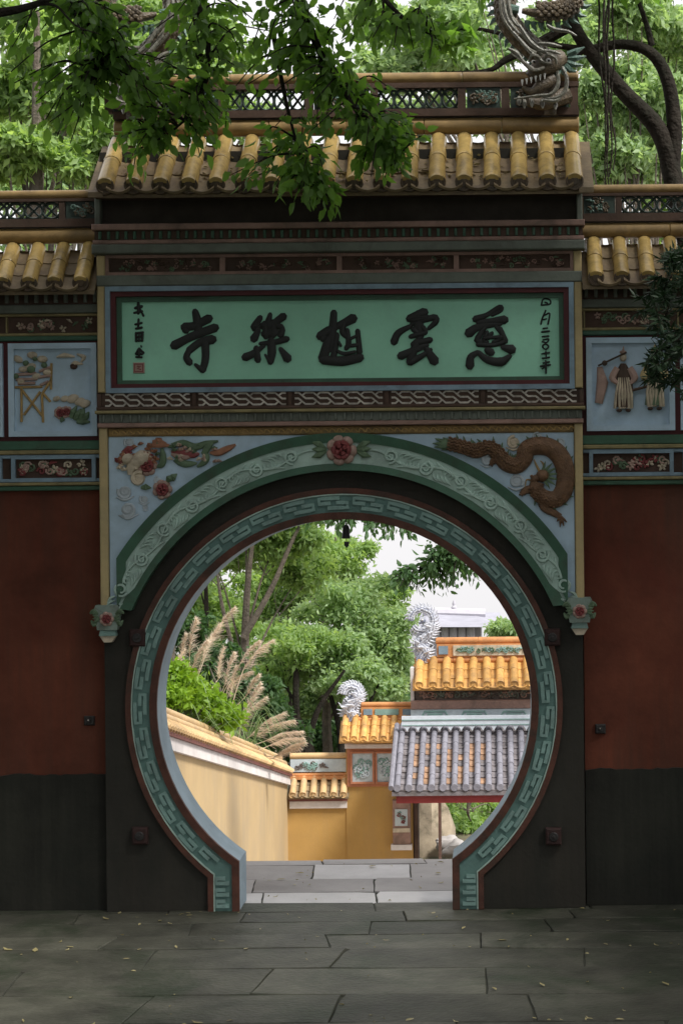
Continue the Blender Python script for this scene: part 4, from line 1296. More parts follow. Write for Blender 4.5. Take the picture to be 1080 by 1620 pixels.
# ------------------------------------------------------------------ ridge dragons on the front gate
def ridge_dragon(label, flip, Y=.12):
    cxm = W(862,150,Y).x
    xm = gx(0)
    def q(x, y, dy=0.0):
        p = W(770+x/6, y/6, Y)
        xx = p.x
        if flip: xx = 2*0.012-xx
        return Vector((xx, Y+dy, p.z))
    b = q(560,1060)
    t = thing('dragon_ornament', (b.x,Y,b.z), label, 'dragon')
    body = smooth_path([q(640,640,.10),(q(470,480,.06)),q(300,330,.02),q(190,180,0),q(170,20,0),q(250,-150,.02),q(430,-230,.0),q(640,-190,-.04),q(790,-60,-.06),q(800,70,-.07),q(680,140,-.08),q(480,150,-.08),q(330,125,-.07)],6)
    bo = MB().tube(body, [.085,.09,.092,.09,.088,.085,.08,.075,.065,.055,.04,.02], n=12).part('body', M_ceramicb, t)
    m = MB()
    for i in range(3, len(body)-3, 2):
        tt = (body[i+1]-body[i-1]).normalized(); nn = Vector((-tt.z,0,tt.x))*(-1 if flip else 1)
        b0 = body[i]+nn*.07
        m.tube([b0, b0+nn*.035, b0+nn*.075-tt*.03], [.03,.02,.003], n=5)
    m.part('fin', M_ceramicg, bo)
    m = MB()
    for off in (-.035,.0,.035):
        P = []
        for i in range(0, int(len(body)*.42)):
            tt = (body[min(i+1,len(body)-1)]-body[max(i-1,0)]).normalized(); nn = Vector((-tt.z,0,tt.x))
            P.append(body[i]+nn*off+Vector((0,-.085,0)))
        m.tube(P, .012, n=6)
    m.part('belly_stripe', M_ceramic, bo)
    for i in range(2, len(body)-2, 2):    # rows of scales
        pass
    m = MB()
    for i in range(4, len(body)-6):
        tt = (body[i+1]-body[i-1]).normalized(); nn = Vector((-tt.z,0,tt.x))
        r = .075
        for k in (-60,-25,10,45):
            a = rad(k+(15 if i % 2 else 0))
            c = body[i]+nn*(r*math.sin(a))*1.05+Vector((0,-r*math.cos(a)*1.1,0))
            m.ball(c, .026,.016,.018,6,4, math.atan2(tt.z,tt.x))
    m.part('scale', M_ceramicb, bo)
    # head, pointing left-down in the picture
    m = MB()
    m.tube(smooth_path([q(700,560,-.02),q(600,620,-.08),q(480,690,-.12),q(390,760,-.12)],4), [.07,.085,.07,.035], n=12)
    hd = m.part('head', M_ceramicb, t)
    m = MB()
    m.tube(smooth_path([q(620,760,-.06),q(520,830,-.10),q(430,900,-.11),q(330,860,-.11)],4), [.05,.05,.036,.015], n=10)
    m.part('jaw', M_ceramicb, hd)
    for ex,ey in ((575,625),(435,630)):
        m = MB(); m.ball(q(ex,ey,-.165 if ex > 500 else -.15), (.022 if ex > 500 else .016), nu=12, nv=8); eo = m.part('eye', M_eye, hd)
        m = MB(); m.ball(q(ex+4,ey+2,-.184 if ex > 500 else -.164), .009, nu=8, nv=6); m.part('pupil', M_ink, hd)
        m = MB(); m.tube(smooth_path([q(ex-45,ey+10,-.19),q(ex-10,ey-45,-.22),q(ex+60,ey-20,-.2),q(ex+75,ey+30,-.17)],3), [.008,.018,.008], n=6); m.part('brow', M_ceramic, hd)
    m = MB()
    for k in range(6):
        a = q(330+k*42, 800-k*12, -.15); m.tube([a, a+Vector((0,-.01,-.045))], [.012,.003], n=6)
    m.part('teeth', M_eye, hd)
    for k,pts in enumerate(([(300,300),(420,470),(560,560),(650,620)],[(240,360),(400,540),(520,640),(600,660)],[(150,0),(160,120),(200,260),(300,380)],[(190,0),(205,120),(240,250),(330,350)],[(560,300),(640,340),(760,360),(840,400)],[(480,470),(600,480),(700,500)],[(480,540),(600,545),(690,570)],[(200,520),(280,560),(340,640),(460,720)],[(700,690),(745,800),(720,930),(620,985),(500,965)],[(660,730),(665,850),(600,945),(470,960),(250,990)],[(540,700),(430,720),(330,640),(220,560)],
                            [(520,1000),(640,1010),(700,960)],[(460,560),(380,520),(250,380)])):
        m = MB(); m.tube(smooth_path([q(x,y,-.20) for x,y in pts],5), [.012,.017,.014,.006], n=7); m.part('whisker', M_ceramic, hd)
    m = MB()
    for k in range(9):
        a = rad(20-k*24)*(1)
        c = q(690,560,-.03)
        dx = math.cos(a)*(-1 if flip else 1)
        m.tube([c+Vector((dx*.07,0,math.sin(a)*.07)), c+Vector((dx*.13,-.03,math.sin(a)*.13)), c+Vector((dx*.2,-.02,math.sin(a)*.17+.02))], [.03,.024,.004], n=6)
    m.part('mane', M_ceramicg, hd)
    m = MB()
    for (x,y) in ((300,1010),(350,1040),(420,1030),(520,1040),(640,1050)):
        a = q(x,y,-.17); m.tube([a+Vector((0,.02,.04)), a, a+Vector((0,-.01,-.03))], [.016,.018,.005], n=6)
    m.part('claw', M_ceramic, t)
    m = MB(); m.tube(smooth_path([q(760,900,.0),q(640,960,-.05),q(520,1010,-.1),q(380,1005,-.14)],4), [.07,.06,.05,.035], n=9)
    m.part('foreleg', M_ceramicb, t)
    m = MB(); m.tube([q(600,1090,.06),q(600,700,.06)], [.07,.08], n=10); m.part('post', M_ceramicb, t)
    m = MB(); m.tube(smooth_path([q(300,120,-.08),q(200,110,-.08),q(250,160,-.08)],3), [.03,.04,.006], n=7); m.part('tail_tip', M_ceramicg, t)
    return t
ridge_dragon('coiled grey ceramic dragon on the ridge above the right end of the gate roof', False)
ridge_dragon('coiled ceramic dragon on the left end of the gate roof behind leaves', True)
# ------------------------------------------------------------------ sloping yellow boundary wall beyond the gate
BX = -2.14
bw = thing('boundary_wall', (BX-.15,9,walltop(9)-2.6), 'yellow plaster wall stepping downhill with tan tiled coping behind the gate', 'wall')
def sheared(x0, x1, d0, d1, Y0, Y1, name, m, par=None, chunks=1):
    """bar along Y that follows the wall's fall; d = metres below the ridge line"""
    for i in range(chunks):
        ya = Y0+(Y1-Y0)*i/chunks; yb = Y0+(Y1-Y0)*(i+1)/chunks
        m_ = MB()
        za, zb2 = walltop(ya), walltop(yb)
        m_.add([(x0,ya,za-d1),(x1,ya,za-d1),(x1,yb,zb2-d1),(x0,yb,zb2-d1),(x0,ya,za-d0),(x1,ya,za-d0),(x1,yb,zb2-d0),(x0,yb,zb2-d0)],
           [(0,3,2,1),(4,5,6,7),(0,1,5,4),(1,2,6,5),(2,3,7,6),(3,0,4,7)])
        o = m_.part(name, m, par or bw, smooth=False)
    return o
Y0b, Y1b = .42, 16.0
m_ = MB().add([(BX-.28,Y0b,-3.69),(BX,Y0b,-3.69),(BX,Y1b,-3.69),(BX-.28,Y1b,-3.69),(BX-.28,Y0b,walltop(Y0b)-.34),(BX,Y0b,walltop(Y0b)-.34),(BX,Y1b,walltop(Y1b)-.34),(BX-.28,Y1b,walltop(Y1b)-.34)],
           [(0,3,2,1),(4,5,6,7),(0,1,5,4),(1,2,6,5),(2,3,7,6),(3,0,4,7)])
m_.part('wall', M_yellowflare, bw, smooth=False)
sheared(BX-.33,BX+.05,.345,.475,Y0b,Y1b,'white_band',M_white)
sheared(BX-.36,BX+.08,.30,.344,Y0b,Y1b,'red_course',M_redline)
sheared(BX-.22,BX-.02,.12,.30,Y0b,Y1b,'coping_core',M_redline)
def slope_pipe(x, d, r, name, m, seg=.8):
    n = round((Y1b-Y0b)/seg)
    for i in range(n):
        ya = Y0b+(Y1b-Y0b)*i/n; yb = Y0b+(Y1b-Y0b)*(i+1)/n
        MB().tube([(x,ya+.002,walltop(ya)-d),(x,ya+.02,walltop(ya+.02)-d),(x,yb-.02,walltop(yb-.02)-d),(x,yb-.002,walltop(yb)-d)], [r*.93,r,r*.98,r*.92], n=10).part(name, m, bw)
slope_pipe(BX-.12,.055,.055,'coping_roll',M_tan)
slope_pipe(BX-.04,.145,.05,'coping_roll',M_tan)
m = MB()
m.tube([(0,0,0),(.02,0,-.008),(.13,0,-.085),(.145,0,-.098)], [.046,.05,.05,.046], n=9)
ctile = m.mesh('coping_tile', M_tan)
n = int((Y1b-Y0b)/.165)
for i in range(n):
    y = Y0b+.08+.165*i
    inst('coping_tile', ctile, bw, (BX-.04,y,walltop(y)-.185))
# ------------------------------------------------------------------ low wall, panelled bay and gateway at the foot of the steps
BY = 16.0
def bxy(px, py, Y=BY): return W(px, py, Y)
def blk(x0p, x1p, pa, pb, y0, y1, name, m, par, c=0.0):
    a = bxy(x0p, pa); b = bxy(x1p, pb)
    if c: return MB().cbox(a.x,b.x,y0,y1,b.z,a.z,c).part(name, m, par, smooth=False)
    return MB().box(a.x,b.x,y0,y1,b.z,a.z).part(name, m, par, smooth=False)
lw = thing('courtyard_wall', (bxy(500,1300).x,BY+.15,-3.69), 'short yellow wall with tiled top joining the sloping wall to the gateway', 'wall')
a, b = bxy(440,1262), bxy(549,1262)
MB().box(a.x,b.x,BY,BY+.3,-3.69,a.z).part('wall', M_yellow, lw, smooth=False)
blk(458,549,1266,1278,BY-.05,BY+.002,'white_band',M_white,lw,.008)
blk(457,550,1261,1266,BY-.08,BY+.002,'red_course',M_redline,lw)
tiled_roof(lw, bxy(464,1250).x, .16, 6, BY-.12, bxy(500,1255).z, .27, .23, .055, (M_tan,M_pan,M_tan), segs=1)
rb = blk(458,549,1230,1234,BY+.08,BY+.22,'ridge_base',M_orangepipe,lw)
pipe(lw, bxy(457,1227).x, bxy(549,1227).x, BY+.15, bxy(500,1227.5).z, .04, M_orangepipe)
pipe(lw, bxy(457,1197).x, bxy(549,1197).x, BY+.15, bxy(500,1197.5).z, .05, M_tan, 'ridge_cap')
pn = blk(458,549,1203,1222,BY+.11,BY+.19,'ridge_panel',M_paintbeam,lw)
clutter(pn, bxy(464,1210).x, bxy(520,1210).x, bxy(500,1220).z, bxy(500,1206).z, BY+.105, (M_frieze,M_teal), 10, 60, .035, 'ridge_relief')

bay = thing('panelled_wall', (bxy(598,1300).x,BY+.2,-3.69), 'yellow wall bay with two blue panels and its own orange tiled roof', 'wall')
a, b = bxy(547,1180), bxy(652,1180)
MB().box(a.x,b.x,BY-.02,BY+.36,-3.69,a.z).part('wall', M_yellow, bay, smooth=False)
blk(546,652,1176,1182,BY-.12,BY-.018,'moulding',M_white,bay,.008)
fr = blk(549,652,1183,1243,BY-.05,BY-.019,'panel_surround',M_brick,bay)
for x0,x1 in ((557,590),(596,622),(627,650)):
    p_ = blk(x0,x1,1190,1237,BY-.056,BY-.051,'relief_panel',M_paintbeam,fr)
    aa, bb = bxy(x0,1237), bxy(x1,1190)
    MB().frame(aa.x-.02,bb.x+.02,aa.z-.02,bb.z+.02,.028,BY-.085,BY-.045).part('panel_frame', M_brick, fr, smooth=False)
    clutter(fr, aa.x+.03, bb.x-.03, aa.z+.06, bb.z-.06, BY-.06, (M_teal,M_cloud), 7, int(x0), .05, 'panel_relief')
tiled_roof(bay, bxy(546,1168).x, .155, 7, BY-.30, W(600,1168,BY-.3).z, .46, .30, .055, (M_orangetile,M_orangetile,M_orangetile), segs=2)
pipe(bay, bxy(541,1140).x, bxy(652,1140).x, BY+.16, bxy(600,1140).z, .05, M_orangepipe)
pipe(bay, bxy(570,1116).x, bxy(652,1116).x, BY+.16, bxy(600,1116).z, .04, M_orangepipe, 'ridge_cap')
pn = blk(570,652,1120,1135,BY+.12,BY+.2,'ridge_panel',M_orangepipe,bay)
for x0,x1,mm in ((574,588,M_bluegrey),(592,630,M_teal),(636,649,M_bluegrey)):
    blk(x0,x1,1123,1132,BY+.10,BY+.119,'ridge_inset',mm,pn)
# gateway proper
gw = thing('gateway', (bxy(760,1300).x,BY+.2,-3.69), 'yellow and grey temple gateway with orange tiled roof below the steps', 'gate')
aL, aR = bxy(652.5,1100), bxy(960,1100)
zlint = bxy(700,1262).z
MB().box(aL.x,aR.x,BY-.03,BY+.45,zlint,bxy(700,1090).z).part('wall', M_frieze, gw, smooth=False)
MB().box(aL.x,bxy(661,1300).x,BY-.03,BY+.45,-3.69,zlint-.001).part('door_jamb', M_brown, gw, smooth=False)
MB().box(bxy(806,1300).x,aR.x,BY-.03,BY+.45,-3.69,zlint-.001).part('door_jamb', M_yellow, gw, smooth=False)
blk(650,960,1107,1118,BY-.16,BY-.031,'moulding',M_pink,gw,.01)
fz = blk(655,960,1089,1107,BY-.06,BY-.032,'carved_frieze',M_frieze,gw)
clutter(fz, bxy(662,1100).x, bxy(850,1100).x, bxy(700,1105).z, bxy(700,1092).z, BY-.07, (M_frieze,M_pink,M_greyteal), 16, 33, .05, 'frieze_relief')
blk(649,655,1056,1108,BY-.12,BY+.3,'verge_board',M_white,gw)
tiled_roof(gw, bxy(664,1082).x, .212, 13, BY-.36, W(740,1083,BY-.36).z, .56, .37, .07, (M_orangetile,M_orangetile,M_orangetile), segs=2)
pipe(gw, bxy(655,1044).x, bxy(960,1044).x, BY+.2, bxy(740,1045).z, .06, M_orangepipe)
pipe(gw, bxy(688,1014).x, bxy(960,1014).x, BY+.2, bxy(740,1014.5).z, .055, M_orangepipe, 'ridge_cap')
pn = blk(690,960,1020,1038,BY+.14,BY+.26,'ridge_panel',M_orangepipe,gw)
blk(693,708,1023,1036,BY+.115,BY+.139,'ridge_inset',M_bluegrey,pn)
for x0,x1 in ((716,842),(850,940)):
    blk(x0,x1,1022,1037,BY+.12,BY+.139,'ridge_inset',M_cream,pn)
    clutter(pn, bxy(x0+3,1030).x, bxy(x1-3,1030).x, bxy(740,1035).z, bxy(740,1024).z, BY+.115, (M_leafrel,M_teal), 22, x0, .035, 'ridge_relief')
# painted beam and grey canopy
bm_ = blk(650,950,1119,1139,BY-.14,BY-.034,'painted_beam',M_paintbeam,gw)
for x0 in (668,730,792,854):
    m = MB(); aa, bb = bxy(x0,1134), bxy(x0+40,1124)
    P = [(aa.x,BY-.145,aa.z+.02),(aa.x+.04,BY-.145,bb.z),(bb.x-.04,BY-.145,bb.z),(bb.x,BY-.145,aa.z+.02)]
    m.tube(P, .018, n=5, flat=.7); m.tube([(aa.x+.08,BY-.143,aa.z+.05),(bb.x-.08,BY-.143,aa.z+.05)], .02, n=5, flat=.5); m.part('beam_motif', M_teal, bm_)
EY, TY = 13.9, 15.82
ez = W(700,1246,EY).z; tz = W(700,1146,TY).z
run, rise = TY-EY, tz-ez
can = thing('canopy', (W(720,1200,15).x,15,ez-.1), 'grey clay tiled canopy roof with red eave beam below the orange roof', 'roof')
L = math.hypot(run,rise); ang = math.atan2(rise,run)
xl_e = W(628,1246,EY).x; pit = .168
ncol = 15
xr_e = xl_e+pit*(ncol-1)
xl_t = W(656,1146,TY).x
m = MB()
m.add([(xl_e-.08,EY,ez-.06),(xr_e+.08,EY,ez-.06),(xr_e+.08,TY,tz-.06),(xl_e-.08,TY,tz-.06),(xl_e-.08,EY,ez-.12),(xr_e+.08,EY,ez-.12),(xr_e+.08,TY,tz-.12),(xl_e-.08,TY,tz-.12)],
      [(0,1,2,3),(7,6,5,4),(0,4,5,1),(1,5,6,2),(2,6,7,3),(3,7,4,0)])
m.part('deck', M_greypan, can, smooth=False)
NS = 6; sg = L/NS; r = .048
m = MB(); m.lathe((0,0,0), [(r*.5,0),(r,0),(r*1.05,.012),(r,.03),(r*.9,sg-.004),(r*.5,sg-.004)], 10, 'Y'); gb = m.mesh('barrel_tile', M_greytile)
m = MB(); m.lathe((0,0,0), [(r*.3,-.01),(r*.6,-.012),(r*1.12,-.012),(r*1.12,.02),(r*.8,.02)], 12, 'Y'); gd = m.mesh('tile_end', M_greytile)
NP = 11; ps = L/NP
m = MB()
vs = []
for j in range(2):
    for i in range(5):
        t = i/4*2-1
        vs.append((pit*.42*t, j*(ps+.02), .018*t*t+(.014 if j == 0 else 0)))
for i in range(5):
    t = i/4*2-1
    vs.append((pit*.42*t, 0, .018*t*t-.01))
m.add(vs, [(i,i+1,6+i,5+i) for i in range(4)]+[(10+i,11+i,i+1,i) for i in range(4)])
gp = m.mesh('pan_tile', M_greypan)
m2 = MB(); m2.add(vs, [(i,i+1,6+i,5+i) for i in range(4)]+[(10+i,11+i,i+1,i) for i in range(4)])
gpr = m2.mesh('pan_tile', mat('rusty_pan_tile', (0.30,0.18,0.11), .8, .35, 12, .4, 40, dirt=(.16,.12,.1), dirt_amt=.7, dirt_scale=9, objvar=.25))
q = random.Random(9)
for c in range(ncol):
    x = xl_e+c*pit
    for k in range(NS):
        f = k*sg
        inst('barrel_tile', gb, can, (x,EY+f*math.cos(ang),ez+f*math.sin(ang)+.004), (ang,0,q.uniform(-.012,.012)))
    inst('tile_end', gd, can, (x,EY-.004,ez), (0,0,0))
    if c < ncol-1:
        for k in range(NP):
            f = k*ps
            rusty = 1 <= c <= 7 and 1 <= k <= 7 and q.random() < .55
            inst('pan_tile', gpr if rusty else gp, can, (x+pit/2,EY+f*math.cos(ang),ez+f*math.sin(ang)-.048+q.uniform(-.004,.004)), (ang,0,q.uniform(-.03,.03)))
# scalloped flashing at the head of the canopy
m = MB()
pl = []
zv = tz-.30*math.tan(ang)+.045
for c in range(ncol-1):
    x = xl_e+c*pit
    for k in range(8):
        t = k/8
        pl.append((x+pit*t, zv+.085*abs(math.cos(PI*t))**.8))
top_ = [(x,tz+.17) for x,z in pl]
vl = m.strip(top_, pl, TY-.34, TY-.30).part('valance', M_valance, can, smooth=False)
for zz2, hh2 in ((tz+.02,.012),(tz+.10,.016)):
    MB().box(xl_e,xr_e,TY-.35,TY-.338,zz2,zz2+hh2).part('valance_line', M_teal, can, smooth=False)
MB().box(xl_e-.02,xr_e+.05,EY+.06,EY+.2,ez-.235,ez-.125).part('eave_beam', M_redbeam, can, smooth=False)
for x in (xl_e+.25,xr_e-.2):
    MB().tube([(x,EY+.13,ez-.262),(x,EY+.13,-3.62)], .075, n=12).part('post', M_brown, can) if x > 3 else None
for s_, xx in ((0,xl_e-.09),(1,xr_e+.09)):
    m = MB(); m.tube([(xx,EY-.02,ez+.0),(xx,EY+run*.5,ez+rise*.5+.0),(xx,TY,tz)], .042, n=8); m.part('verge_roll', M_greytile, can)
# carved stone bracket left of the doorway
cp = blk(621,650,1264,1338,BY-.14,BY-.021,'carved_bracket',M_pink,gw,.012)
blk(625,645,1278,1304,BY-.152,BY-.141,'bracket_picture',M_paintbeam,cp)
clutter(cp, bxy(627,1290).x, bxy(643,1290).x, bxy(630,1302).z, bxy(630,1281).z, BY-.155, (M_teal,M_rose), 4, 8, .03, 'bracket_relief')
blk(622,649,1308,1314,BY-.165,BY-.141,'bracket_moulding',M_cream,cp)
blk(619,652,1334,1342,BY-.17,BY-.02,'bracket_foot',M_white,cp)
blk(692,698,1266,1420,BY+.2,BY+.4,'door_post',M_pink,gw)
# slate dragons on the far roofs
def far_dragon(label, cx, cy, rr, tailpts, par=None, Y=BY+.16):
    b = W(cx, tailpts[-1][1], Y)
    t = thing('dragon_ornament', (b.x,Y,b.z), label, 'dragon')
    q = lambda x,y,dy=0: Vector((W(x,y,Y).x, Y+dy, W(x,y,Y).z))
    ringp = [q(cx+rr*math.cos(a), cy-rr*math.sin(a)) for a in np.linspace(-2.6,3.2,26)]
    path = smooth_path([q(*p) for p in tailpts],6)
    bo = MB().tube(ringp, [.025,.04,.05,.055,.05], n=9).part('coil', M_ceramicd, t)
    MB().tube(path, [.05,.065,.075,.085], n=9).part('body', M_ceramicd, t)
    qq = random.Random(int(cx))
    cc = W(cx,cy,Y); cc = Vector((cc.x,Y,cc.z))
    m = MB(); m2 = MB()
    for i in range(1, len(ringp)-1):
        d = (ringp[i]-cc).normalized(); tg_ = Vector((-d.z,0,d.x))
        for k in (-.035,0,.035):
            m2.ball(ringp[i]+d*(k+qq.uniform(-.008,.008))+Vector((0,-.045+abs(k)*.4,0)), .030,.018,.018,6,4, math.atan2(tg_.z,tg_.x))
        b0 = ringp[i]+d*.045
        m.tube([b0,b0+d*.035+tg_*.01,b0+d*qq.uniform(.05,.075)+tg_*.05], [.024,.018,.004], n=5)
    for i in range(1, len(path)-1):
        tt = (path[i+1]-path[i-1]).normalized(); nn = Vector((-tt.z,0,tt.x))
        for k in (-.05,-.015,.02,.055):
            m2.ball(path[i]+nn*(k+qq.uniform(-.01,.01))+Vector((0,-.07+abs(k)*.5,0)), .032,.02,.02,6,4, math.atan2(tt.z,tt.x))
        for sg in (-1,1):
            b0 = path[i]+nn*sg*.055
            m.tube([b0,b0+nn*sg*.05-tt*.01,b0+nn*sg*qq.uniform(.08,.13)-tt*.06], [.024,.018,.003], n=5)
    m.part('fin', M_ceramicw, t); m2.part('scale', M_ceramicw, t)
    m = MB()
    for k in range(6):
        i = 2+k*(len(path)-4)//6; p_ = path[i]
        m.tube(smooth_path([p_+Vector((0,-.08,0)), p_+Vector((qq.uniform(-.12,.12),-.12,qq.uniform(0,.08))), p_+Vector((qq.uniform(-.18,.18),-.1,qq.uniform(-.02,.1)))],3), [.02,.018,.004], n=6)
    m.part('whisker', M_ceramicw, t)
    m = MB(); c = W(cx,cy+1,Y)
    m.ball((c.x+.02,Y-.02,c.z), .045,.05,.04,10,7,.3); m.ball((c.x-.02,Y-.03,c.z-.03), .035,.03,.022,8,6,.4)
    hd = m.part('head', M_ceramicd, t)
    m = MB(); m.ball((c.x+.01,Y-.085,c.z+.02), .016); m.part('eye', M_eye, hd)
    m = MB()
    for k in range(5):
        a = rad(60+k*45); m.tube([(c.x+.02+.035*math.cos(a),Y-.03,c.z+.03*math.sin(a)),(c.x+.02+.075*math.cos(a),Y-.04,c.z+.065*math.sin(a))], [.018,.004], n=5)
    m.part('mane', M_ceramicw, hd)
    m = MB()
    e = path[-2]
    for k in range(4): m.tube([e+Vector((.03*k-.04,-.05,.06)), e+Vector((.05*k-.07,-.08,-.02))], [.025,.006], n=6)
    m.part('claw', M_ceramicd, t)
far_dragon('slate and white dragon coiled on the left end of the upper orange roof', 667, 981, 17, [(683,985),(676,1004),(660,1018),(672,1030),(664,1046)])
far_dragon('smaller white dragon at the left end of the lower orange roof', 556, 1098, 12, [(566,1096),(560,1112),(550,1120),(556,1130),(552,1140)])
# rocks seen through the doorway
def rock(name, c, size, label, seed, m_=M_rock, grp=None):
    q = random.Random(seed)
    m = MB()
    m.ball((0,0,0), 1,1,1,14,10)
    ph_ = [q.uniform(0,6) for _ in range(6)]
    vs = []
    for x,y,z in m.v:
        k = 1+.16*math.sin(3*x+ph_[0])*math.cos(2.5*z+ph_[1])+.12*math.sin(5*y+ph_[2]+2*z)+.08*math.sin(8*x+6*z+ph_[3])+.05*math.sin(11*z+9*y+ph_[4])
        vs.append((c[0]+x*k*size[0], c[1]+y*k*size[1], c[2]+z*k*size[2]))
    m.v = vs
    o = m.part(name, m_, None)
    tag(o, label, 'rock', grp)
p = W(677,1330,19.5)
rock('garden_rock', (p.x,19.5,p.z-.2), (.42,.4,1.15), 'tall pale mossy rock standing just inside the far doorway', 3)
for i,(px,py,Y,s_,lab) in enumerate(((706,1335,19.0,.2,'low white stone at the foot of the doorway shrub, nearest the door post'),(722,1345,18.6,.22,'low white stone half hidden by the rim of the round opening'))):
    p = W(px,py,Y); rock('garden_stone', (p.x,Y,p.z), (s_,s_*.8,s_*.7), lab, 20+i, M_slabwarm)
tag(MB().box(W(640,1340,17).x,W(960,1340,17).x,16.9,40,-3.69,-3.0).part('garden_bed', M_soil, None), 'earth bed beyond the far doorway', None, None, 'structure')
# distant hall
hl = thing('temple_hall', (W(730,1000,45).x,46,-3.69), 'distant grey roofed temple hall above the orange gateway roof', 'building')
p0, p1, p2, p3 = W(640,1003,44), W(800,1003,44), W(768,985,46), W(672,985,46)
m = MB()
e0, e1 = W(640,992,42), W(792,992,42)
t0, t1 = W(684,971,46), W(752,974,46)
m.add([tuple(e0),tuple(e1),tuple(t1),tuple(t0),(e0.x,50,e0.z),(e1.x,50,e1.z)], [(0,1,2,3),(5,4,3,2),(0,3,4),(1,5,2)])
m.part('roof', M_hallroof, hl, smooth=False)
MB().tube([tuple(t0+Vector((-.3,0,.05))),tuple(t1+Vector((.3,0,.05)))], .16, n=8).part('ridge', M_hallwall, hl)
c_ = (t0+t1)/2
MB().lathe((c_.x,46,c_.z+.15), [(.07,0),(.09,.08),(.05,.14),(.06,.2),(.02,.3)], 10).part('finial', M_hallwall, hl)
MB().box(e0.x+.6,e1.x-.6,43,49.4,-3.69,e0.z-.03).part('wall', M_hallwall, hl, smooth=False)
for i in range(5):
    x = e0.x+.9+i*(e1.x-e0.x-1.8)/4
    MB().tube([(x,42.5,-3.69),(x,42.5,e0.z-.05)], .13, n=8).part('column', M_hallwall, hl)
# ------------------------------------------------------------------ vegetation
def leaves(name, cen, ln, wd, m, seed, droop=.3, full=False, dirs=None, jitter=.35):
    """numpy leaf scatter: cen (N,3)"""
    r = np.random.default_rng(seed)
    n = len(cen)
    d = r.normal(size=(n,3)); d[:,2] -= droop*1.5
    if dirs is not None: d = dirs+r.normal(size=(n,3))*.35
    d /= np.linalg.norm(d,axis=1,keepdims=True)
    a = r.normal(size=(n,3)); s = np.cross(d,a); s /= np.linalg.norm(s,axis=1,keepdims=True)+1e-9
    nn = np.cross(s,d)
    k = r.uniform(1-jitter,1+jitter,(n,1))
    L = ln*k; Wd = wd*k/2
    if not full:
        v = np.stack([cen, cen+d*L*.45+s*Wd+nn*Wd*.35, cen+d*L, cen+d*L*.45-s*Wd+nn*Wd*.35],1).reshape(-1,3)
        b = np.arange(n)[:,None]*4
        f = np.concatenate([b+np.array([[0,1,2]]), b+np.array([[0,2,3]])],1).reshape(-1,3)
    else:
        cv = nn*L*.08
        v = np.stack([cen, cen+d*L*.28+s*Wd*.85+nn*Wd*.3, cen+d*L*.62+s*Wd*.8+nn*Wd*.25-cv, cen+d*L-cv*2.2, cen+d*L*.62-s*Wd*.8+nn*Wd*.25-cv, cen+d*L*.28-s*Wd*.85+nn*Wd*.3, cen+d*L*.5-cv*.4],1).reshape(-1,3)
        b = np.arange(n)[:,None]*7
        f = np.concatenate([b+np.array([q]) for q in ([0,1,6],[1,2,6],[2,3,6],[3,4,6],[4,5,6],[5,0,6])],1).reshape(-1,3)
    me = bpy.data.meshes.new(name)
    me.vertices.add(len(v)); me.vertices.foreach_set('co', v.astype(np.float32).ravel())
    me.loops.add(f.size); me.loops.foreach_set('vertex_index', f.astype(np.int32).ravel())
    me.polygons.add(len(f)); me.polygons.foreach_set('loop_start', np.arange(0,f.size,3,dtype=np.int32))
    me.polygons.foreach_set('loop_total', np.full(len(f),3,dtype=np.int32))
    me.materials.append(m)
    me.update(calc_edges=True)
    return me
def add_leaves(name, me, parent):
    o = bpy.data.objects.new(name, me); COL.objects.link(o)
    if parent is not None:
        o.location = -wloc(parent); o.parent = parent
    return o
def blob_points(blobs, n, r, shell=.55):
    """leaf positions in small clumps scattered through crown blobs (x,y,z,rx,ry,rz)"""
    B = np.array(blobs, float)
    w_ = (B[:,3]*B[:,4]*B[:,5])**(2/3); w_ /= w_.sum()
    nc = max(1, n//14)
    pick = r.choice(len(B), nc, p=w_)
    u = r.normal(size=(nc,3)); u /= np.linalg.norm(u,axis=1,keepdims=True)
    rr = (shell+(1-shell)*r.random((nc,1)))*r.uniform(.75,1.08,(nc,1))
    c = B[pick,:3]+u*rr*B[pick,3:6]
    sz = .30*np.minimum(1.0,B[pick,3:6].mean(1,keepdims=True))
    pts = np.repeat(c,14,0)+r.normal(size=(nc*14,3))*np.repeat(sz,14,0)*np.array([1,1,.55])
    return pts
def limb(m, pts, radii, n=7): m.tube(smooth_path(pts,5), radii, n=n)
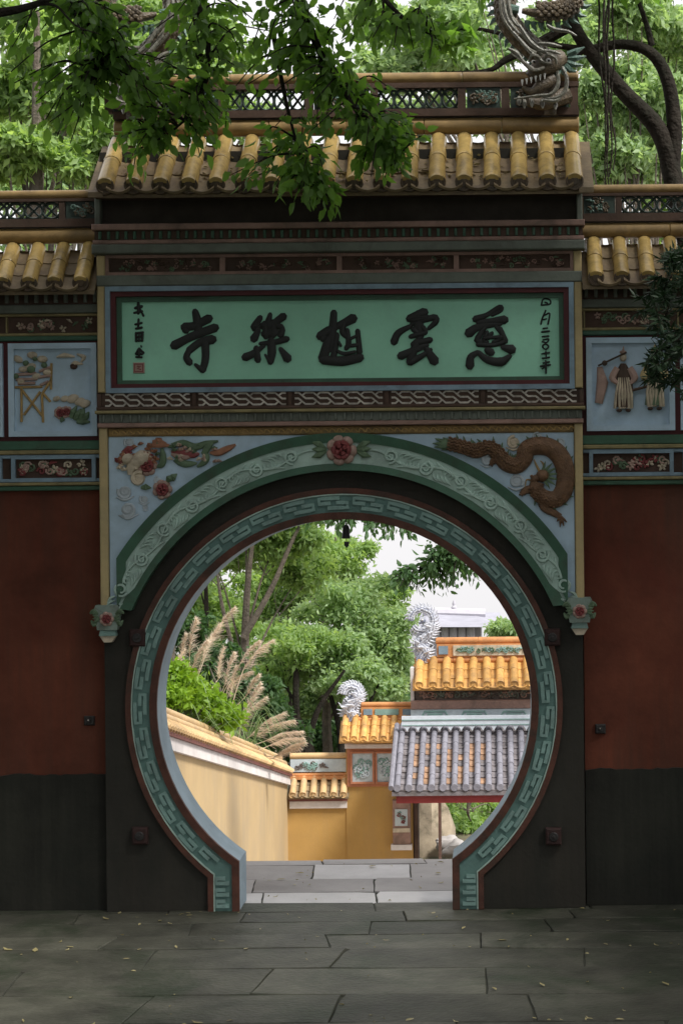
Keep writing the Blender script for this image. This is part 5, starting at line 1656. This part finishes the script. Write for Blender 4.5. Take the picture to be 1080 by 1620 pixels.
def tree(name, label, base, top, r0, blobs, nleaf, ln, wd, lm, seed, bark=M_bark, limbs=(), grp=None, shell=.5, droop=.25):
    if base[1] >= 24: base = (base[0],base[1],-3.72)
    elif base[1] >= 18: base = (base[0],base[1],-1.95)
    t = thing(name, base, label, 'tree', grp)
    r = np.random.default_rng(seed); q = random.Random(seed)
    m = MB()
    b = Vector(base); tp = Vector(top)
    mid = [b.lerp(tp,f)+Vector((q.uniform(-.12,.12),q.uniform(-.12,.12),0)) for f in (0,.25,.5,.75,1)]
    mid[0] = b
    limb(m, mid, [r0*1.25,r0,r0*.8,r0*.55,r0*.2])
    for pts, ra in limbs: limb(m, [Vector(p) for p in pts], ra)
    for bl in blobs:
        f = q.uniform(.35,.85)
        s_ = b.lerp(tp,f); e = Vector(bl[:3])
        limb(m, [s_, s_.lerp(e,.5)+Vector((0,0,.15)), e], [r0*.28,r0*.18,r0*.05], 6)
        for k in range(3):
            e2 = e+Vector((q.uniform(-1,1)*bl[3],q.uniform(-1,1)*bl[4],q.uniform(-.6,.9)*bl[5]))*.75
            limb(m, [s_.lerp(e,.6), s_.lerp(e2,.8)+Vector((0,0,.05)), e2], [r0*.11,r0*.07,r0*.02], 5)
    m.part('trunk', bark, t)
    sub_ = []
    for bl in blobs:       # break each mass into uneven lobes
        sub_.append((bl[0],bl[1],bl[2],bl[3]*.7,bl[4]*.7,bl[5]*.7))
        for k in range(6):
            a_ = q.uniform(0,2*PI); e_ = q.uniform(-.8,1.0); f_ = q.uniform(.55,.95); g_ = q.uniform(.24,.5)
            sub_.append((bl[0]+bl[3]*f_*math.cos(a_), bl[1]+bl[4]*f_*math.sin(a_), bl[2]+bl[5]*f_*e_, bl[3]*g_, bl[4]*g_, bl[5]*g_*.75))
    pts = blob_points(sub_, nleaf, r, shell)
    add_leaves('crown', leaves('crown', pts, ln, wd, lm, seed+1, droop), t)
    return t
def wb(px, py, Y, rx, ry=None, rz=None):
    """crown blob given at a photo position and depth, radii in photo pixels of that depth"""
    s = S*D/(D+Y); p = W(px,py,Y)
    return (p.x, Y, p.z, rx/s, (ry if ry is not None else rx)/s, (rz if rz is not None else rx)/s)

# trees in view through the opening
def gp_(px, Y, z): p = W(px, 1100, Y); return (p.x, Y, z)
def at(px, py, Y): return tuple(W(px,py,Y))
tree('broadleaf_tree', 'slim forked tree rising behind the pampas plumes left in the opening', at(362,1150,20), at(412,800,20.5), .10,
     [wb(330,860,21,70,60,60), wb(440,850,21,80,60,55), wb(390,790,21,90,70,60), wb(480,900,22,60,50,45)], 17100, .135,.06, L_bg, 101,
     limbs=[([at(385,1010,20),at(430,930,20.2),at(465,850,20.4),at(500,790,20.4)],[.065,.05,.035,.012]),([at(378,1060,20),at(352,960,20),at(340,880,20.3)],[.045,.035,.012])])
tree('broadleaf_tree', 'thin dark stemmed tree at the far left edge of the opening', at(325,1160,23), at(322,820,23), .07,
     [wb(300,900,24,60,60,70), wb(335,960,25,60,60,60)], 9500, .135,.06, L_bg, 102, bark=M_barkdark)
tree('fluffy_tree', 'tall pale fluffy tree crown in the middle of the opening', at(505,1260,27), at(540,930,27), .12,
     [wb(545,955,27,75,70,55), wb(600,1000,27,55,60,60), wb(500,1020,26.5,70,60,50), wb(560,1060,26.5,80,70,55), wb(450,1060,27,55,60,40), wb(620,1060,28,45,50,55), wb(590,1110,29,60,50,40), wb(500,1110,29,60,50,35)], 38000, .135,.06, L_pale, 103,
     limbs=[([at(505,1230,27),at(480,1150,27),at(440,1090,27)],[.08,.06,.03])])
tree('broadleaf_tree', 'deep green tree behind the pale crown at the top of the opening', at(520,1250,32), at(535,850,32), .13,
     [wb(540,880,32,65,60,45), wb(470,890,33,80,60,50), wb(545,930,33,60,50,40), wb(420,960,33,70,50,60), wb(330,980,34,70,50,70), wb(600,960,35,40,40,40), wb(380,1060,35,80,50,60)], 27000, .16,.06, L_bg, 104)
tree('dark_trunk_tree', 'dark multi stemmed tree above the low courtyard wall', at(476,1260,25), at(470,1010,25), .12,
     [wb(440,1010,26,50,50,35), wb(500,1080,29,60,40,40), wb(470,1030,25,50,40,40), wb(425,1070,25.5,40,40,30)], 6650, .135,.06, L_bg, 105, bark=M_barkdark,
     limbs=[([at(478,1230,25),at(500,1130,25),at(545,1060,25)],[.09,.06,.03]),([at(474,1200,25),at(440,1110,25),at(420,1050,25)],[.08,.05,.02]),
            ([at(535,1240,26),at(540,1170,26),at(520,1090,26)],[.10,.08,.04]),([at(537,1200,26),at(575,1130,26),at(600,1080,26)],[.05,.04,.02])])
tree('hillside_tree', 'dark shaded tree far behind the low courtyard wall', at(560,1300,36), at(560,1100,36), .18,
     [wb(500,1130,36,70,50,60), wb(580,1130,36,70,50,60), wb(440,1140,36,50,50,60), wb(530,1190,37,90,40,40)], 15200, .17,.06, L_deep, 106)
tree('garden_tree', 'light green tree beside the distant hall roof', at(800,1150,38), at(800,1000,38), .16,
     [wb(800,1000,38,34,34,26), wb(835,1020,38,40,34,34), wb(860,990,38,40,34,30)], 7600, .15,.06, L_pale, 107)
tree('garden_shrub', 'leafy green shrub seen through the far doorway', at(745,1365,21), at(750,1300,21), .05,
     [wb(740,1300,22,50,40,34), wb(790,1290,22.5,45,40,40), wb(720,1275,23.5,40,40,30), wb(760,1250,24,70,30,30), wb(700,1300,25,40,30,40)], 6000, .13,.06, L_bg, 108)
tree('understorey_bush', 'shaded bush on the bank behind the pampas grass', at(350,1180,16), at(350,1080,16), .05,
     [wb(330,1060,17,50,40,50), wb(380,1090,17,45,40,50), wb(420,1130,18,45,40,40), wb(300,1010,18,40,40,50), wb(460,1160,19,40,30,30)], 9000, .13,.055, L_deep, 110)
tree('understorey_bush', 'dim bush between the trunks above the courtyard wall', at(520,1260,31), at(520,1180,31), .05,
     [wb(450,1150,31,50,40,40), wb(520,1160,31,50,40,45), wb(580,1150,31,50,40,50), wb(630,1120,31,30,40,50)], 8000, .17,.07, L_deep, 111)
# trees beyond the walls, seen above them
def upper(name, label, px, Y, blobs, n, lm, seed, ln=.15, z0=-2.5, grp='trees beyond the gate wall', bark=M_bark):
    b = W(px, 300, Y)
    tp_ = W(px, 330, Y) if px > 700 else W(px+8,20,Y)
    return tree(name, label, (b.x,Y,z0), tuple(tp_), .2, [wb(*q[:2], Y+q[3], q[2], q[2]*.8, q[2]*.75) for q in blobs], int(n*1.5), ln, ln*.43, lm, seed, grp=grp, bark=bark)
upper('background_tree', 'bright green tree above the left wing wall', 60, 13, [(40,240,70,0),(120,250,55,0),(30,150,75,1),(110,160,70,1),(170,210,50,0),(60,60,80,1)], 15000, L_bg, 120)
upper('background_tree', 'tall green tree behind the left end of the gate roof', 250, 17, [(200,90,80,0),(290,140,70,0),(330,60,80,1),(240,20,80,1),(400,190,60,2),(150,10,70,1)], 12000, L_bg, 121)
upper('background_tree', 'light green tree behind the middle of the gate ridge', 925, 16, [(620,110,60,0),(690,70,70,0),(750,110,60,1),(600,40,55,1),(720,10,70,0),(660,190,60,2)], 11000, L_pale, 122)
upper('background_tree', 'pale green tree behind the right end of the gate roof', 980, 18, [(800,60,70,0),(850,150,60,0),(920,60,80,1),(960,180,70,0),(790,190,60,2),(900,240,50,0)], 12000, L_pale, 123)
upper('background_tree', 'yellow green tree above the right wing wall', 1010, 14, [(990,120,60,0),(1050,180,70,0),(1060,60,70,1),(980,250,60,0),(1070,270,60,1),(940,150,40,0),(1000,20,70,0)], 13000, L_pale, 124)
upper('background_tree', 'dense tree far behind the left wing roof', 120, 24, [(60,300,70,0),(160,290,60,0),(20,200,80,0),(150,160,80,0),(230,240,60,0),(60,380,60,0)], 10000, L_pale, 125, .2)
upper('background_tree', 'dense tree far behind the right wing roof', 1000, 24, [(960,290,60,0),(1050,300,60,0),(1000,200,80,0),(930,230,60,0),(1060,120,70,0),(1040,390,60,0)], 10000, L_bg, 126, .2)
# crooked tree behind the right wing
Yc = 1.6
ct = thing('crooked_tree', tuple(W(1075,1437,Yc)), 'thick crooked dark trunk leaning behind the right wing wall', 'tree')
m = MB()
limb(m, [W(1130,1437,Yc),W(1120,800,Yc),W(1085,420,Yc),W(1062,275,Yc),W(1040,205,Yc),W(985,145,Yc),W(935,85,Yc),W(905,35,Yc),W(890,-40,Yc)], [.14,.12,.10,.085,.078,.068,.06,.055,.04], 12)
limb(m, [W(1062,275,Yc),W(1066,205,Yc),W(1056,130,Yc),W(1030,85,Yc),W(985,70,Yc),W(930,78,Yc),W(880,72,Yc)], [.065,.065,.058,.05,.044,.036,.024], 12)
limb(m, [W(1030,72,Yc),W(1022,40,Yc),W(1005,-10,Yc)], [.03,.024,.018], 7)
limb(m, [W(880,72,Yc),W(800,55,Yc),W(740,45,Yc),W(690,60,Yc)], [.03,.02,.014,.006], 7)
limb(m, [W(905,40,Yc),W(850,70,Yc),W(800,95,Yc),W(770,112,Yc),W(700,115,Yc)], [.05,.045,.03,.02,.008], 7)
limb(m, [W(930,75,Yc),W(880,95,Yc),W(800,60,Yc)], [.04,.02,.008], 7)
m.part('trunk', M_barkdark, ct)
r_ = np.random.default_rng(5)
add_leaves('crown', leaves('crown', blob_points([wb(700,60,Yc,70,40,30),wb(620,40,Yc,60,40,40),wb(1000,-60,Yc,160,80,50),wb(780,-50,Yc,150,80,40)], 1600, r_, .1), .14,.06, L_front, 6, .3), ct)
for i,(x0,x1,yb) in enumerate(((952,962,292),(958,966,280),(962,957,295),(968,971,270),(946,955,230))):
    q = random.Random(i)
    P = [W(x0+q.uniform(-4,4)*(k > 0)+(x1-x0)*k/8, -60+(yb+60)*k/8, 1.2+.05*i) for k in range(9)]
    m = MB(); m.tube(smooth_path(P,3), [.009,.010,.009,.006], n=6)
    o = m.part('hanging_vine', M_barkdark, None)
    tag(o, ['leftmost of the thin dark vines hanging above the right wing roof','second thin dark vine from the left above the right wing roof','longest of the dark vines hanging above the right wing roof','rightmost of the thin dark vines above the right wing roof','shortest of the dark vines hanging above the right wing roof'][i], 'vine')
# ------------------------------------------------------------------ boughs in front of the gate
def spray(tw, cen, dirs, start, end, q, nleaf, sp, depth=0):
    """a drooping twig with leaves along it"""
    s, e = Vector(start), Vector(end)
    mid = s.lerp(e,.5)+Vector((q.uniform(-.06,.06),q.uniform(-.06,.06),q.uniform(.02,.12)))
    P = smooth_path([s,mid,e],5)
    tw.tube(P, [.009,.006,.003], n=5)
    for i in range(nleaf):
        f = q.uniform(.12,1)
        k = f*(len(P)-1); a = int(min(k,len(P)-2)); p = P[a].lerp(P[a+1],k-a)
        off = Vector((q.gauss(0,sp),q.gauss(0,sp),q.gauss(0,sp*.7)))
        cen.append(tuple(p+off*.6)); d = (P[a+1]-P[a]).normalized()
        dirs.append(tuple(d*.6+off*4+Vector((0,0,-.45))))
def bough(name, label, base, stem, r0, regions, seed, ln=.092, wd=.052, m_=L_front):
    t = thing(name, base, label, 'tree')
    q = random.Random(seed)
    tw = MB(); cen = []; dirs = []
    limb(tw, [Vector(p) for p in stem], r0, 10)
    for (bp, br, regs) in regions:
        P = [W(*p) for p in bp]
        limb(tw, P, br, 7)
        sm = smooth_path(P,6)
        for (px,py,rx,ry,Y,n) in regs:
            for i in range(n):
                a = q.uniform(0,2*PI); rr = math.sqrt(q.random())
                e = W(px+rx*rr*math.cos(a), py+ry*rr*math.sin(a), Y+q.uniform(-.35,.35))
                s = min(sm, key=lambda v: (v-e).length+q.uniform(0,.25))
                st = s.lerp(e, max(0, 1-.55/max(.56,(s-e).length)))
                if (s-e).length > .6: tw.tube(smooth_path([s, s.lerp(st,.5)+Vector((0,0,.06)), st],3), [.008,.006,.005], n=5)
                spray(tw, cen, dirs, st, e+Vector((0,0,-.06)), q, 14, .06)
    tw.part('branch', M_barkdark, t)
    add_leaves('foliage', leaves('foliage', np.array(cen), ln, wd, m_, seed, .3, True, np.array(dirs)), t)
    return t
lt = bough('leaning_tree', 'dark leafy boughs drooping in front of the gate roof from the upper left', (-4.4,-2.2,0),
      [(-4.4,-2.2,0),(-4.1,-2.1,3),(-3.4,-1.9,6.0),(-2.4,-1.6,7.6),(-1.0,-1.5,8.0),(.6,-1.4,8.0)], [.28,.24,.17,.12,.08,.04],
      [([(230,-130,-1.5),(300,-20,-1.5),(330,90,-1.4),(300,180,-1.4),(240,230,-1.3)],[.05,.035,.02,.01,.004],
         [(330,50,110,60,-1.5,22),(260,150,80,70,-1.4,20),(215,215,40,45,-1.3,8),(330,190,60,50,-1.3,10)]),
       ([(420,-150,-1.6),(470,-10,-1.6),(510,90,-1.5),(560,170,-1.5),(600,240,-1.4),(610,270,-1.4)],[.05,.035,.025,.015,.008,.004],
         [(450,130,90,60,-1.5,18),(560,160,80,60,-1.5,20),(620,210,60,55,-1.4,18),(590,240,60,40,-1.4,10),(440,40,70,50,-1.6,10),(500,50,50,40,-1.6,6)]),
       ([(430,40,-1.4),(450,150,-1.4),(470,230,-1.3),(490,300,-1.3)],[.02,.014,.008,.003],
         [(480,275,55,40,-1.3,9),(460,230,60,40,-1.3,8),(395,245,40,30,-1.3,4),(520,300,30,20,-1.3,4)]),
       ([(60,-160,-1.9),(100,-20,-1.9),(140,40,-1.8),(160,120,-1.7)],[.04,.025,.012,.004],
         [(90,40,90,50,-1.9,12),(160,110,60,60,-1.7,14),(60,130,60,60,-1.8,8),(190,50,60,50,-1.8,14),(230,110,60,50,-1.6,14),(130,190,50,40,-1.6,5)]),
       ([(560,-150,-2.0),(590,-30,-1.9),(640,30,-1.9),(690,60,-1.8)],[.03,.02,.012,.004],
         [(620,20,70,40,-1.9,7),(680,60,40,30,-1.8,4),(560,40,40,40,-1.9,4)])], 301)
m = MB(); limb(m, [Vector((-3.55,-1.95,5.5)),W(-110,45,-2.5),W(-60,28,-2.6),W(0,20,-2.6),W(40,12,-2.6),W(85,-5,-2.6),W(140,-40,-2.6)], [.06,.045,.035,.03,.024,.018,.01], 8)
limb(m, [W(60,6,-2.6),W(90,10,-2.6),W(120,40,-2.6),W(160,55,-2.6)], [.012,.009,.006,.003], 6)
m.part('bare_branch', M_barkdark, lt)
# tree right of the steps behind the wall; one bough dips into the opening
bough('overhanging_tree', 'tree right behind the gate whose leafy bough dips into the opening', (4.6,8.0,-3.69),
      [(4.6,8,-3.69),(4.5,8,-1),(4.2,8,2),(3.7,8,4.2),(3.2,8,6)], [.2,.18,.15,.11,.05],
      [([(1080,700,8),(960,770,8),(850,815,8),(770,850,8),(700,885,8),(640,912,8)],[.07,.05,.035,.024,.014,.005],
         [(690,880,55,30,8,26),(650,910,34,20,8,14),(735,885,40,28,8,18),(690,925,32,16,8,10),(780,880,40,30,8,14),(715,850,40,20,8,12),(850,830,60,40,8,14)]),
       ([(1080,680,8),(900,760,8),(760,800,8),(640,822,8),(530,822,8)],[.05,.035,.02,.012,.004],
         [(610,832,50,12,8,14),(540,826,34,12,8,10),(500,815,40,14,8,8),(700,815,60,20,8,12)])], 109, .088, .046, L_deep)
# dark conifer spray at the right edge, close to the camera side
Yd = -3.2
cf = thing('conifer', (3.7,-3.2,0), 'dark conifer foliage hanging at the right edge before the wing wall', 'tree')
q = random.Random(44); m = MB(); cen = []; dirs = []
limb(m, [(3.7,-3.2,0),(3.72,-3.2,2),(3.65,-3.2,4),W(1320,285,Yd),(3.5,-3.2,6)], [.12,.10,.08,.06,.02], 9)
limb(m, [W(1300,300,Yd),W(1200,400,Yd),W(1130,470,Yd),W(1075,520,Yd)], [.05,.035,.02,.006], 7)
for i in range(95):
    a = q.uniform(0,2*PI); rr = math.sqrt(q.random())
    c = W(1105+72*rr*math.cos(a), 500+135*rr*math.sin(a), Yd+q.uniform(-.3,.3))
    e = c+Vector((q.uniform(-.14,.04),q.uniform(-.08,.08),q.uniform(-.16,.02)))
    m.tube([c,e],[.006,.002],n=4)
    for k in range(46):
        p = c.lerp(e,q.random()); cen.append(tuple(p)); dirs.append((q.gauss(-.2,.7),q.gauss(0,.7),q.gauss(-.3,.6)))
m.part('stem', M_barkdark, cf)
add_leaves('needles', leaves('needles', np.array(cen), .07,.014, L_cedar, 45, .3, False, np.array(dirs)), cf)
# ------------------------------------------------------------------ shade trees round the forecourt (out of the picture's frame)
def shade(label, base, top, blobs, n, seed, ln=.34):
    return tree('shade_tree', label, base, top, .3, blobs, n, ln, ln*.5, L_canopy, seed, grp='old trees shading the forecourt', bark=M_barkdark, shell=.15)
CAN = 1.0
shade('old shade tree left of the forecourt, nearest the wing wall', (-6.5,-3.2,0), (-5,-3.4,9.5), [(-5,-3.2,9.2,3,2.2,1.5),(-2.2,-3.6,9.6,2.6,2.2,1.2),(-6,-3,6,2.2,2.2,2.4),(-7,-2,3,1.8,2,2.4),(-4.6,-2.6,5.2,.9,1.2,1.8)], int(9000*CAN), 401)
shade('old shade tree right of the forecourt, nearest the wing wall', (7,-3.4,0), (5.6,-3.4,9.5), [(5,-3.2,9.2,3,2.2,1.5),(2.2,-3.6,9.6,2.8,2.2,1.2),(6.4,-3,6,2.2,2.2,2.4),(7.4,-2,3,1.8,2,2.4)], int(9000*CAN), 402)
shade('old shade tree left of the forecourt, second from the wing wall', (-6.5,-9,0), (-4.5,-8.5,9), [(-4,-8,8.6,3.2,3,1.4),(-6.5,-8,5,2.4,3,3)], int(9000*CAN), 403)
shade('old shade tree right of the forecourt, second from the wing wall', (8,-9,0), (6,-8.5,9), [(6,-8,8.6,3.2,3,1.4),(8,-8,5,2.4,3,3)], int(9000*CAN), 404)
shade('old shade tree left of the forecourt, farthest from the wing wall', (-6,-19,0), (-4,-18,10), [(-4,-16,9,4,4,2),(0,-15,9.4,3,3,1.2),(-6,-17,7.5,3,3,2)], int(9000*CAN), 405)
shade('old shade tree right of the forecourt, farthest from the wing wall', (8,-19,0), (6,-18,10), [(6,-16,9,4,4,2),(3,-14,9.4,3,3,1.2),(8,-17,7.5,3,3,2)], int(9000*CAN), 406)
tree('light_block_tree', 'unseen low tree added to block light, left half opposite the gate', (-3,-19.5,0), (-3,-19.5,6), .2, [(-6,-19.5,3.5,3.4,1.4,3.4),(-1,-19.5,3.5,3.2,1.4,3.4)], 7000, .34,.17, L_canopy, 411, bark=M_barkdark, shell=.15)  # added out of view to cut low light falling on the gate front
tree('light_block_tree', 'unseen low tree added to block light, right half opposite the gate', (6,-19.5,0), (6,-19.5,6), .2, [(3.8,-19.5,3.5,3.2,1.4,3.4),(8.5,-19.5,3.5,3.2,1.4,3.4)], 7000, .34,.17, L_canopy, 412, bark=M_barkdark, shell=.15)  # second added crown, out of view, for the same light blocking
# ------------------------------------------------------------------ planting on the bank
def pampas(label, base, plumes, blades, seed):
    t = thing('pampas_grass', base, label, 'grass')
    q = random.Random(seed)
    cen = []; dirs = []
    mst = MB()
    for (px,py,tx,ty,Y) in plumes:      # plume from base (px,py) to tip (tx,ty)
        a, b = W(px,py,Y), W(tx,ty,Y+q.uniform(-.2,.2))
        axis = b-a; ln_ = axis.length
        bend = Vector((.12*ln_*(1 if tx > px else -1),0,-.10*ln_))
        P = smooth_path([a, a.lerp(b,.5)+Vector((0,0,.06*ln_)), b+bend*.4],8)
        foot = Vector(base)+Vector((q.uniform(-.25,.25),q.uniform(-.2,.2),0))
        mst.tube(smooth_path([foot, foot.lerp(a,.5)+Vector((0,0,.15)), a, P[6]],4), [.008,.007,.005,.003], n=5)
        m = MB()
        n = 330
        for i in range(n):
            f = q.random()**.8
            k = f*(len(P)-1); j = int(min(k,len(P)-2)); p = P[j].lerp(P[j+1],k-j)
            tt = (P[j+1]-P[j]).normalized()
            sd = Vector((q.gauss(0,1),q.gauss(0,1),q.gauss(0,1))); sd = (sd-tt*sd.dot(tt)).normalized()
            Ls = ln_*.40*(1-.62*f)*q.uniform(.35,1.2)
            e = p+tt*Ls*.8+sd*Ls*q.uniform(.3,.75)+Vector((0,0,-.45*Ls))
            wv = tt.cross(sd)*.0028
            m.add([p-wv,p+wv,p.lerp(e,.55)+wv*.9+sd*.01,p.lerp(e,.55)-wv*.9+sd*.01,e], [(0,1,2,3),(3,2,4)])
        m.part('plume', M_plume, t, smooth=False)
    mst.part('stalk', M_plume, t)
    m = MB()
    for i in range(blades):
        a = Vector(base)+Vector((q.uniform(-.3,.3),q.uniform(-.3,.3),0))
        ang_ = q.uniform(0,2*PI); h = q.uniform(.6,1.2); o = q.uniform(.3,.9)
        dx = Vector((math.cos(ang_)*o, math.sin(ang_)*o, 0))
        P = [a, a+dx*.25+Vector((0,0,h*.7)), a+dx*.7+Vector((0,0,h)), a+dx*1.15+Vector((0,0,h*.72))]
        P = smooth_path(P,3)
        sd = Vector((-dx.y,dx.x,0)).normalized()
        vs = []
        for i2,p in enumerate(P):
            w_ = .013*(1-i2/len(P))+.001
            vs += [p-sd*w_, p+sd*w_]
        m.add(vs, [(2*k,2*k+1,2*k+3,2*k+2) for k in range(len(P)-1)])
    m.part('leaf_blade', L_blade, t, smooth=False)['kind'] = 'stuff'
bz = lambda Y: walltop(Y)-.6
Yp = 9.0
def base_at(px, Y): p = W(px,1200,Y); return (min(p.x,-2.6), Y, bz(Y))
pampas('tall pampas grass with upright tan plumes at the left edge of the opening', base_at(285,8.0),
       [(300,1035,308,975,8),(318,1050,345,985,8),(285,1060,292,1000,8),(330,1025,368,958,8.2),(300,1070,325,1010,8),(272,1075,290,1025,7.8),(345,1075,352,1020,8.2)], 90, 1)
pampas('middle pampas grass clump with slanting tan plumes over the sloping wall', base_at(355,10.0),
       [(385,1060,428,1010,10),(380,1050,408,1012,10),(355,1085,368,1030,10),(390,1100,408,1065,10.2),(365,1105,372,1050,10),(395,1120,410,1078,10.3),(360,1090,395,1060,10)], 90, 2)
pampas('low pampas grass with plumes arching toward the courtyard wall corner', base_at(400,12.5),
       [(380,1150,418,1100,12.5),(395,1165,448,1125,12.6),(405,1165,462,1137,12.7),(420,1172,475,1155,12.8),(425,1180,478,1165,12.8),(440,1195,480,1172,13),(385,1130,412,1085,12.3),(430,1200,472,1180,13)], 80, 3)
# lime green shrub
t = thing('garden_shrub', base_at(300,7.5), 'bright lime green leafy shrub above the sloping wall', 'shrub')
r_ = np.random.default_rng(77)
bl = [wb(275,1075,7.5,28,40,32), wb(300,1095,7.8,36,40,32), wb(330,1115,8.2,34,40,26), wb(355,1135,8.6,26,36,20), wb(270,1100,7.2,30,40,24)]
m = MB(); b0 = Vector(base_at(300,7.5))
for b_ in bl:
    for k in range(4):
        e = Vector(b_[:3])+Vector((rnd.uniform(-1,1)*b_[3],rnd.uniform(-1,1)*b_[4],rnd.uniform(-.5,.8)*b_[5]))*.7
        m.tube(smooth_path([b0+Vector((rnd.uniform(-.1,.1),0,0)), b0.lerp(e,.5)+Vector((0,0,.1)), e],3), [.014,.009,.003], n=5)
m.part('stem', M_bark, t)
add_leaves('foliage', leaves('foliage', blob_points(bl, 3600, r_, .3), .085,.05, L_lime, 78, .2), t)
# weeds on the coping
# ------------------------------------------------------------------ fallen leaves
r_ = np.random.default_rng(91)
pts = []
for i in range(120):
    x = r_.uniform(-2.9,2.9); y = r_.uniform(-3.6,-.1)
    if i % 3 == 0: y = rows[5+i % 6]+r_.normal()*.03
    if i % 7 == 0: y = r_.uniform(-.22,-.03)
    pts.append((x,y,.006))
for i in range(30):
    pts.append((r_.uniform(-.8,.9), r_.uniform(.3,2.1), .006))
pts = np.array(pts)
dirs = np.stack([r_.normal(size=len(pts)), r_.normal(size=len(pts)), np.zeros(len(pts))],1)
def flat_leaves(name, pts, ln, wd, m_, seed):
    r = np.random.default_rng(seed); m = MB()
    for p in pts:
        a = r.uniform(0,2*PI); k = r.uniform(.3,1.0)+(r.random() < .15)*.6; d = np.array([math.cos(a),math.sin(a),0]); s = np.array([-d[1],d[0],0])
        L_, w_ = ln*k, wd*k*r.uniform(.7,1.1)
        c = r.uniform(.0,.012); tip = r.uniform(0,.015)
        m.add([p, p+d*L_*.3+s*w_*.45+[0,0,c], p+d*L_*.7+s*w_*.4+[0,0,c], p+d*L_+[0,0,tip], p+d*L_*.7-s*w_*.4+[0,0,c*.6], p+d*L_*.3-s*w_*.45+[0,0,c*.6], p+d*L_*.5+[0,0,.001]],
              [(0,6,1),(1,6,2),(2,6,3),(3,6,4),(4,6,5),(5,6,0)])
    return m.part(name, m_, None, smooth=False)
tag(flat_leaves('fallen_leaves', pts, .055, .026, L_dry, 3), 'dry yellowish leaves scattered over the paving slabs', 'leaves', None, 'stuff')
# litter caught between the roof tiles
pts = []
for i in range(240):
    c = r_.integers(0,17); f = r_.uniform(.1,.8)
    if c in (0,1,2,14,15,8) and r_.random() < .6: continue
    x = xa+P18*(c+.5)+r_.normal()*.028
    pts.append((x, -.35+.55*f, z_e+.43*f-.03+r_.uniform(0,.012)))
tag(flat_leaves('roof_litter', np.array(pts), .05, .03, L_dry, 4), 'dry leaf litter caught between the yellow roof tiles', 'leaves', None, 'stuff')

for o in bpy.data.objects:
    if o.parent is not None and o.name.split('.')[0] in ('dragon_fin','dragon_belly_plate','dragon_mane','fin','scale','mane','teeth','claw','belly_stripe','rose_petals','rose_heart','rose_leaf','gold_band_relief','relief_jars','relief_foliage','relief_rock','figure_robe_fold','relief_stand','fret_panel','lattice','corbel_leaf','dragon_tail','dragon_horn','dragon_scale','phoenix_feather','phoenix_wing','whisker'):
        o['kind'] = 'stuff'
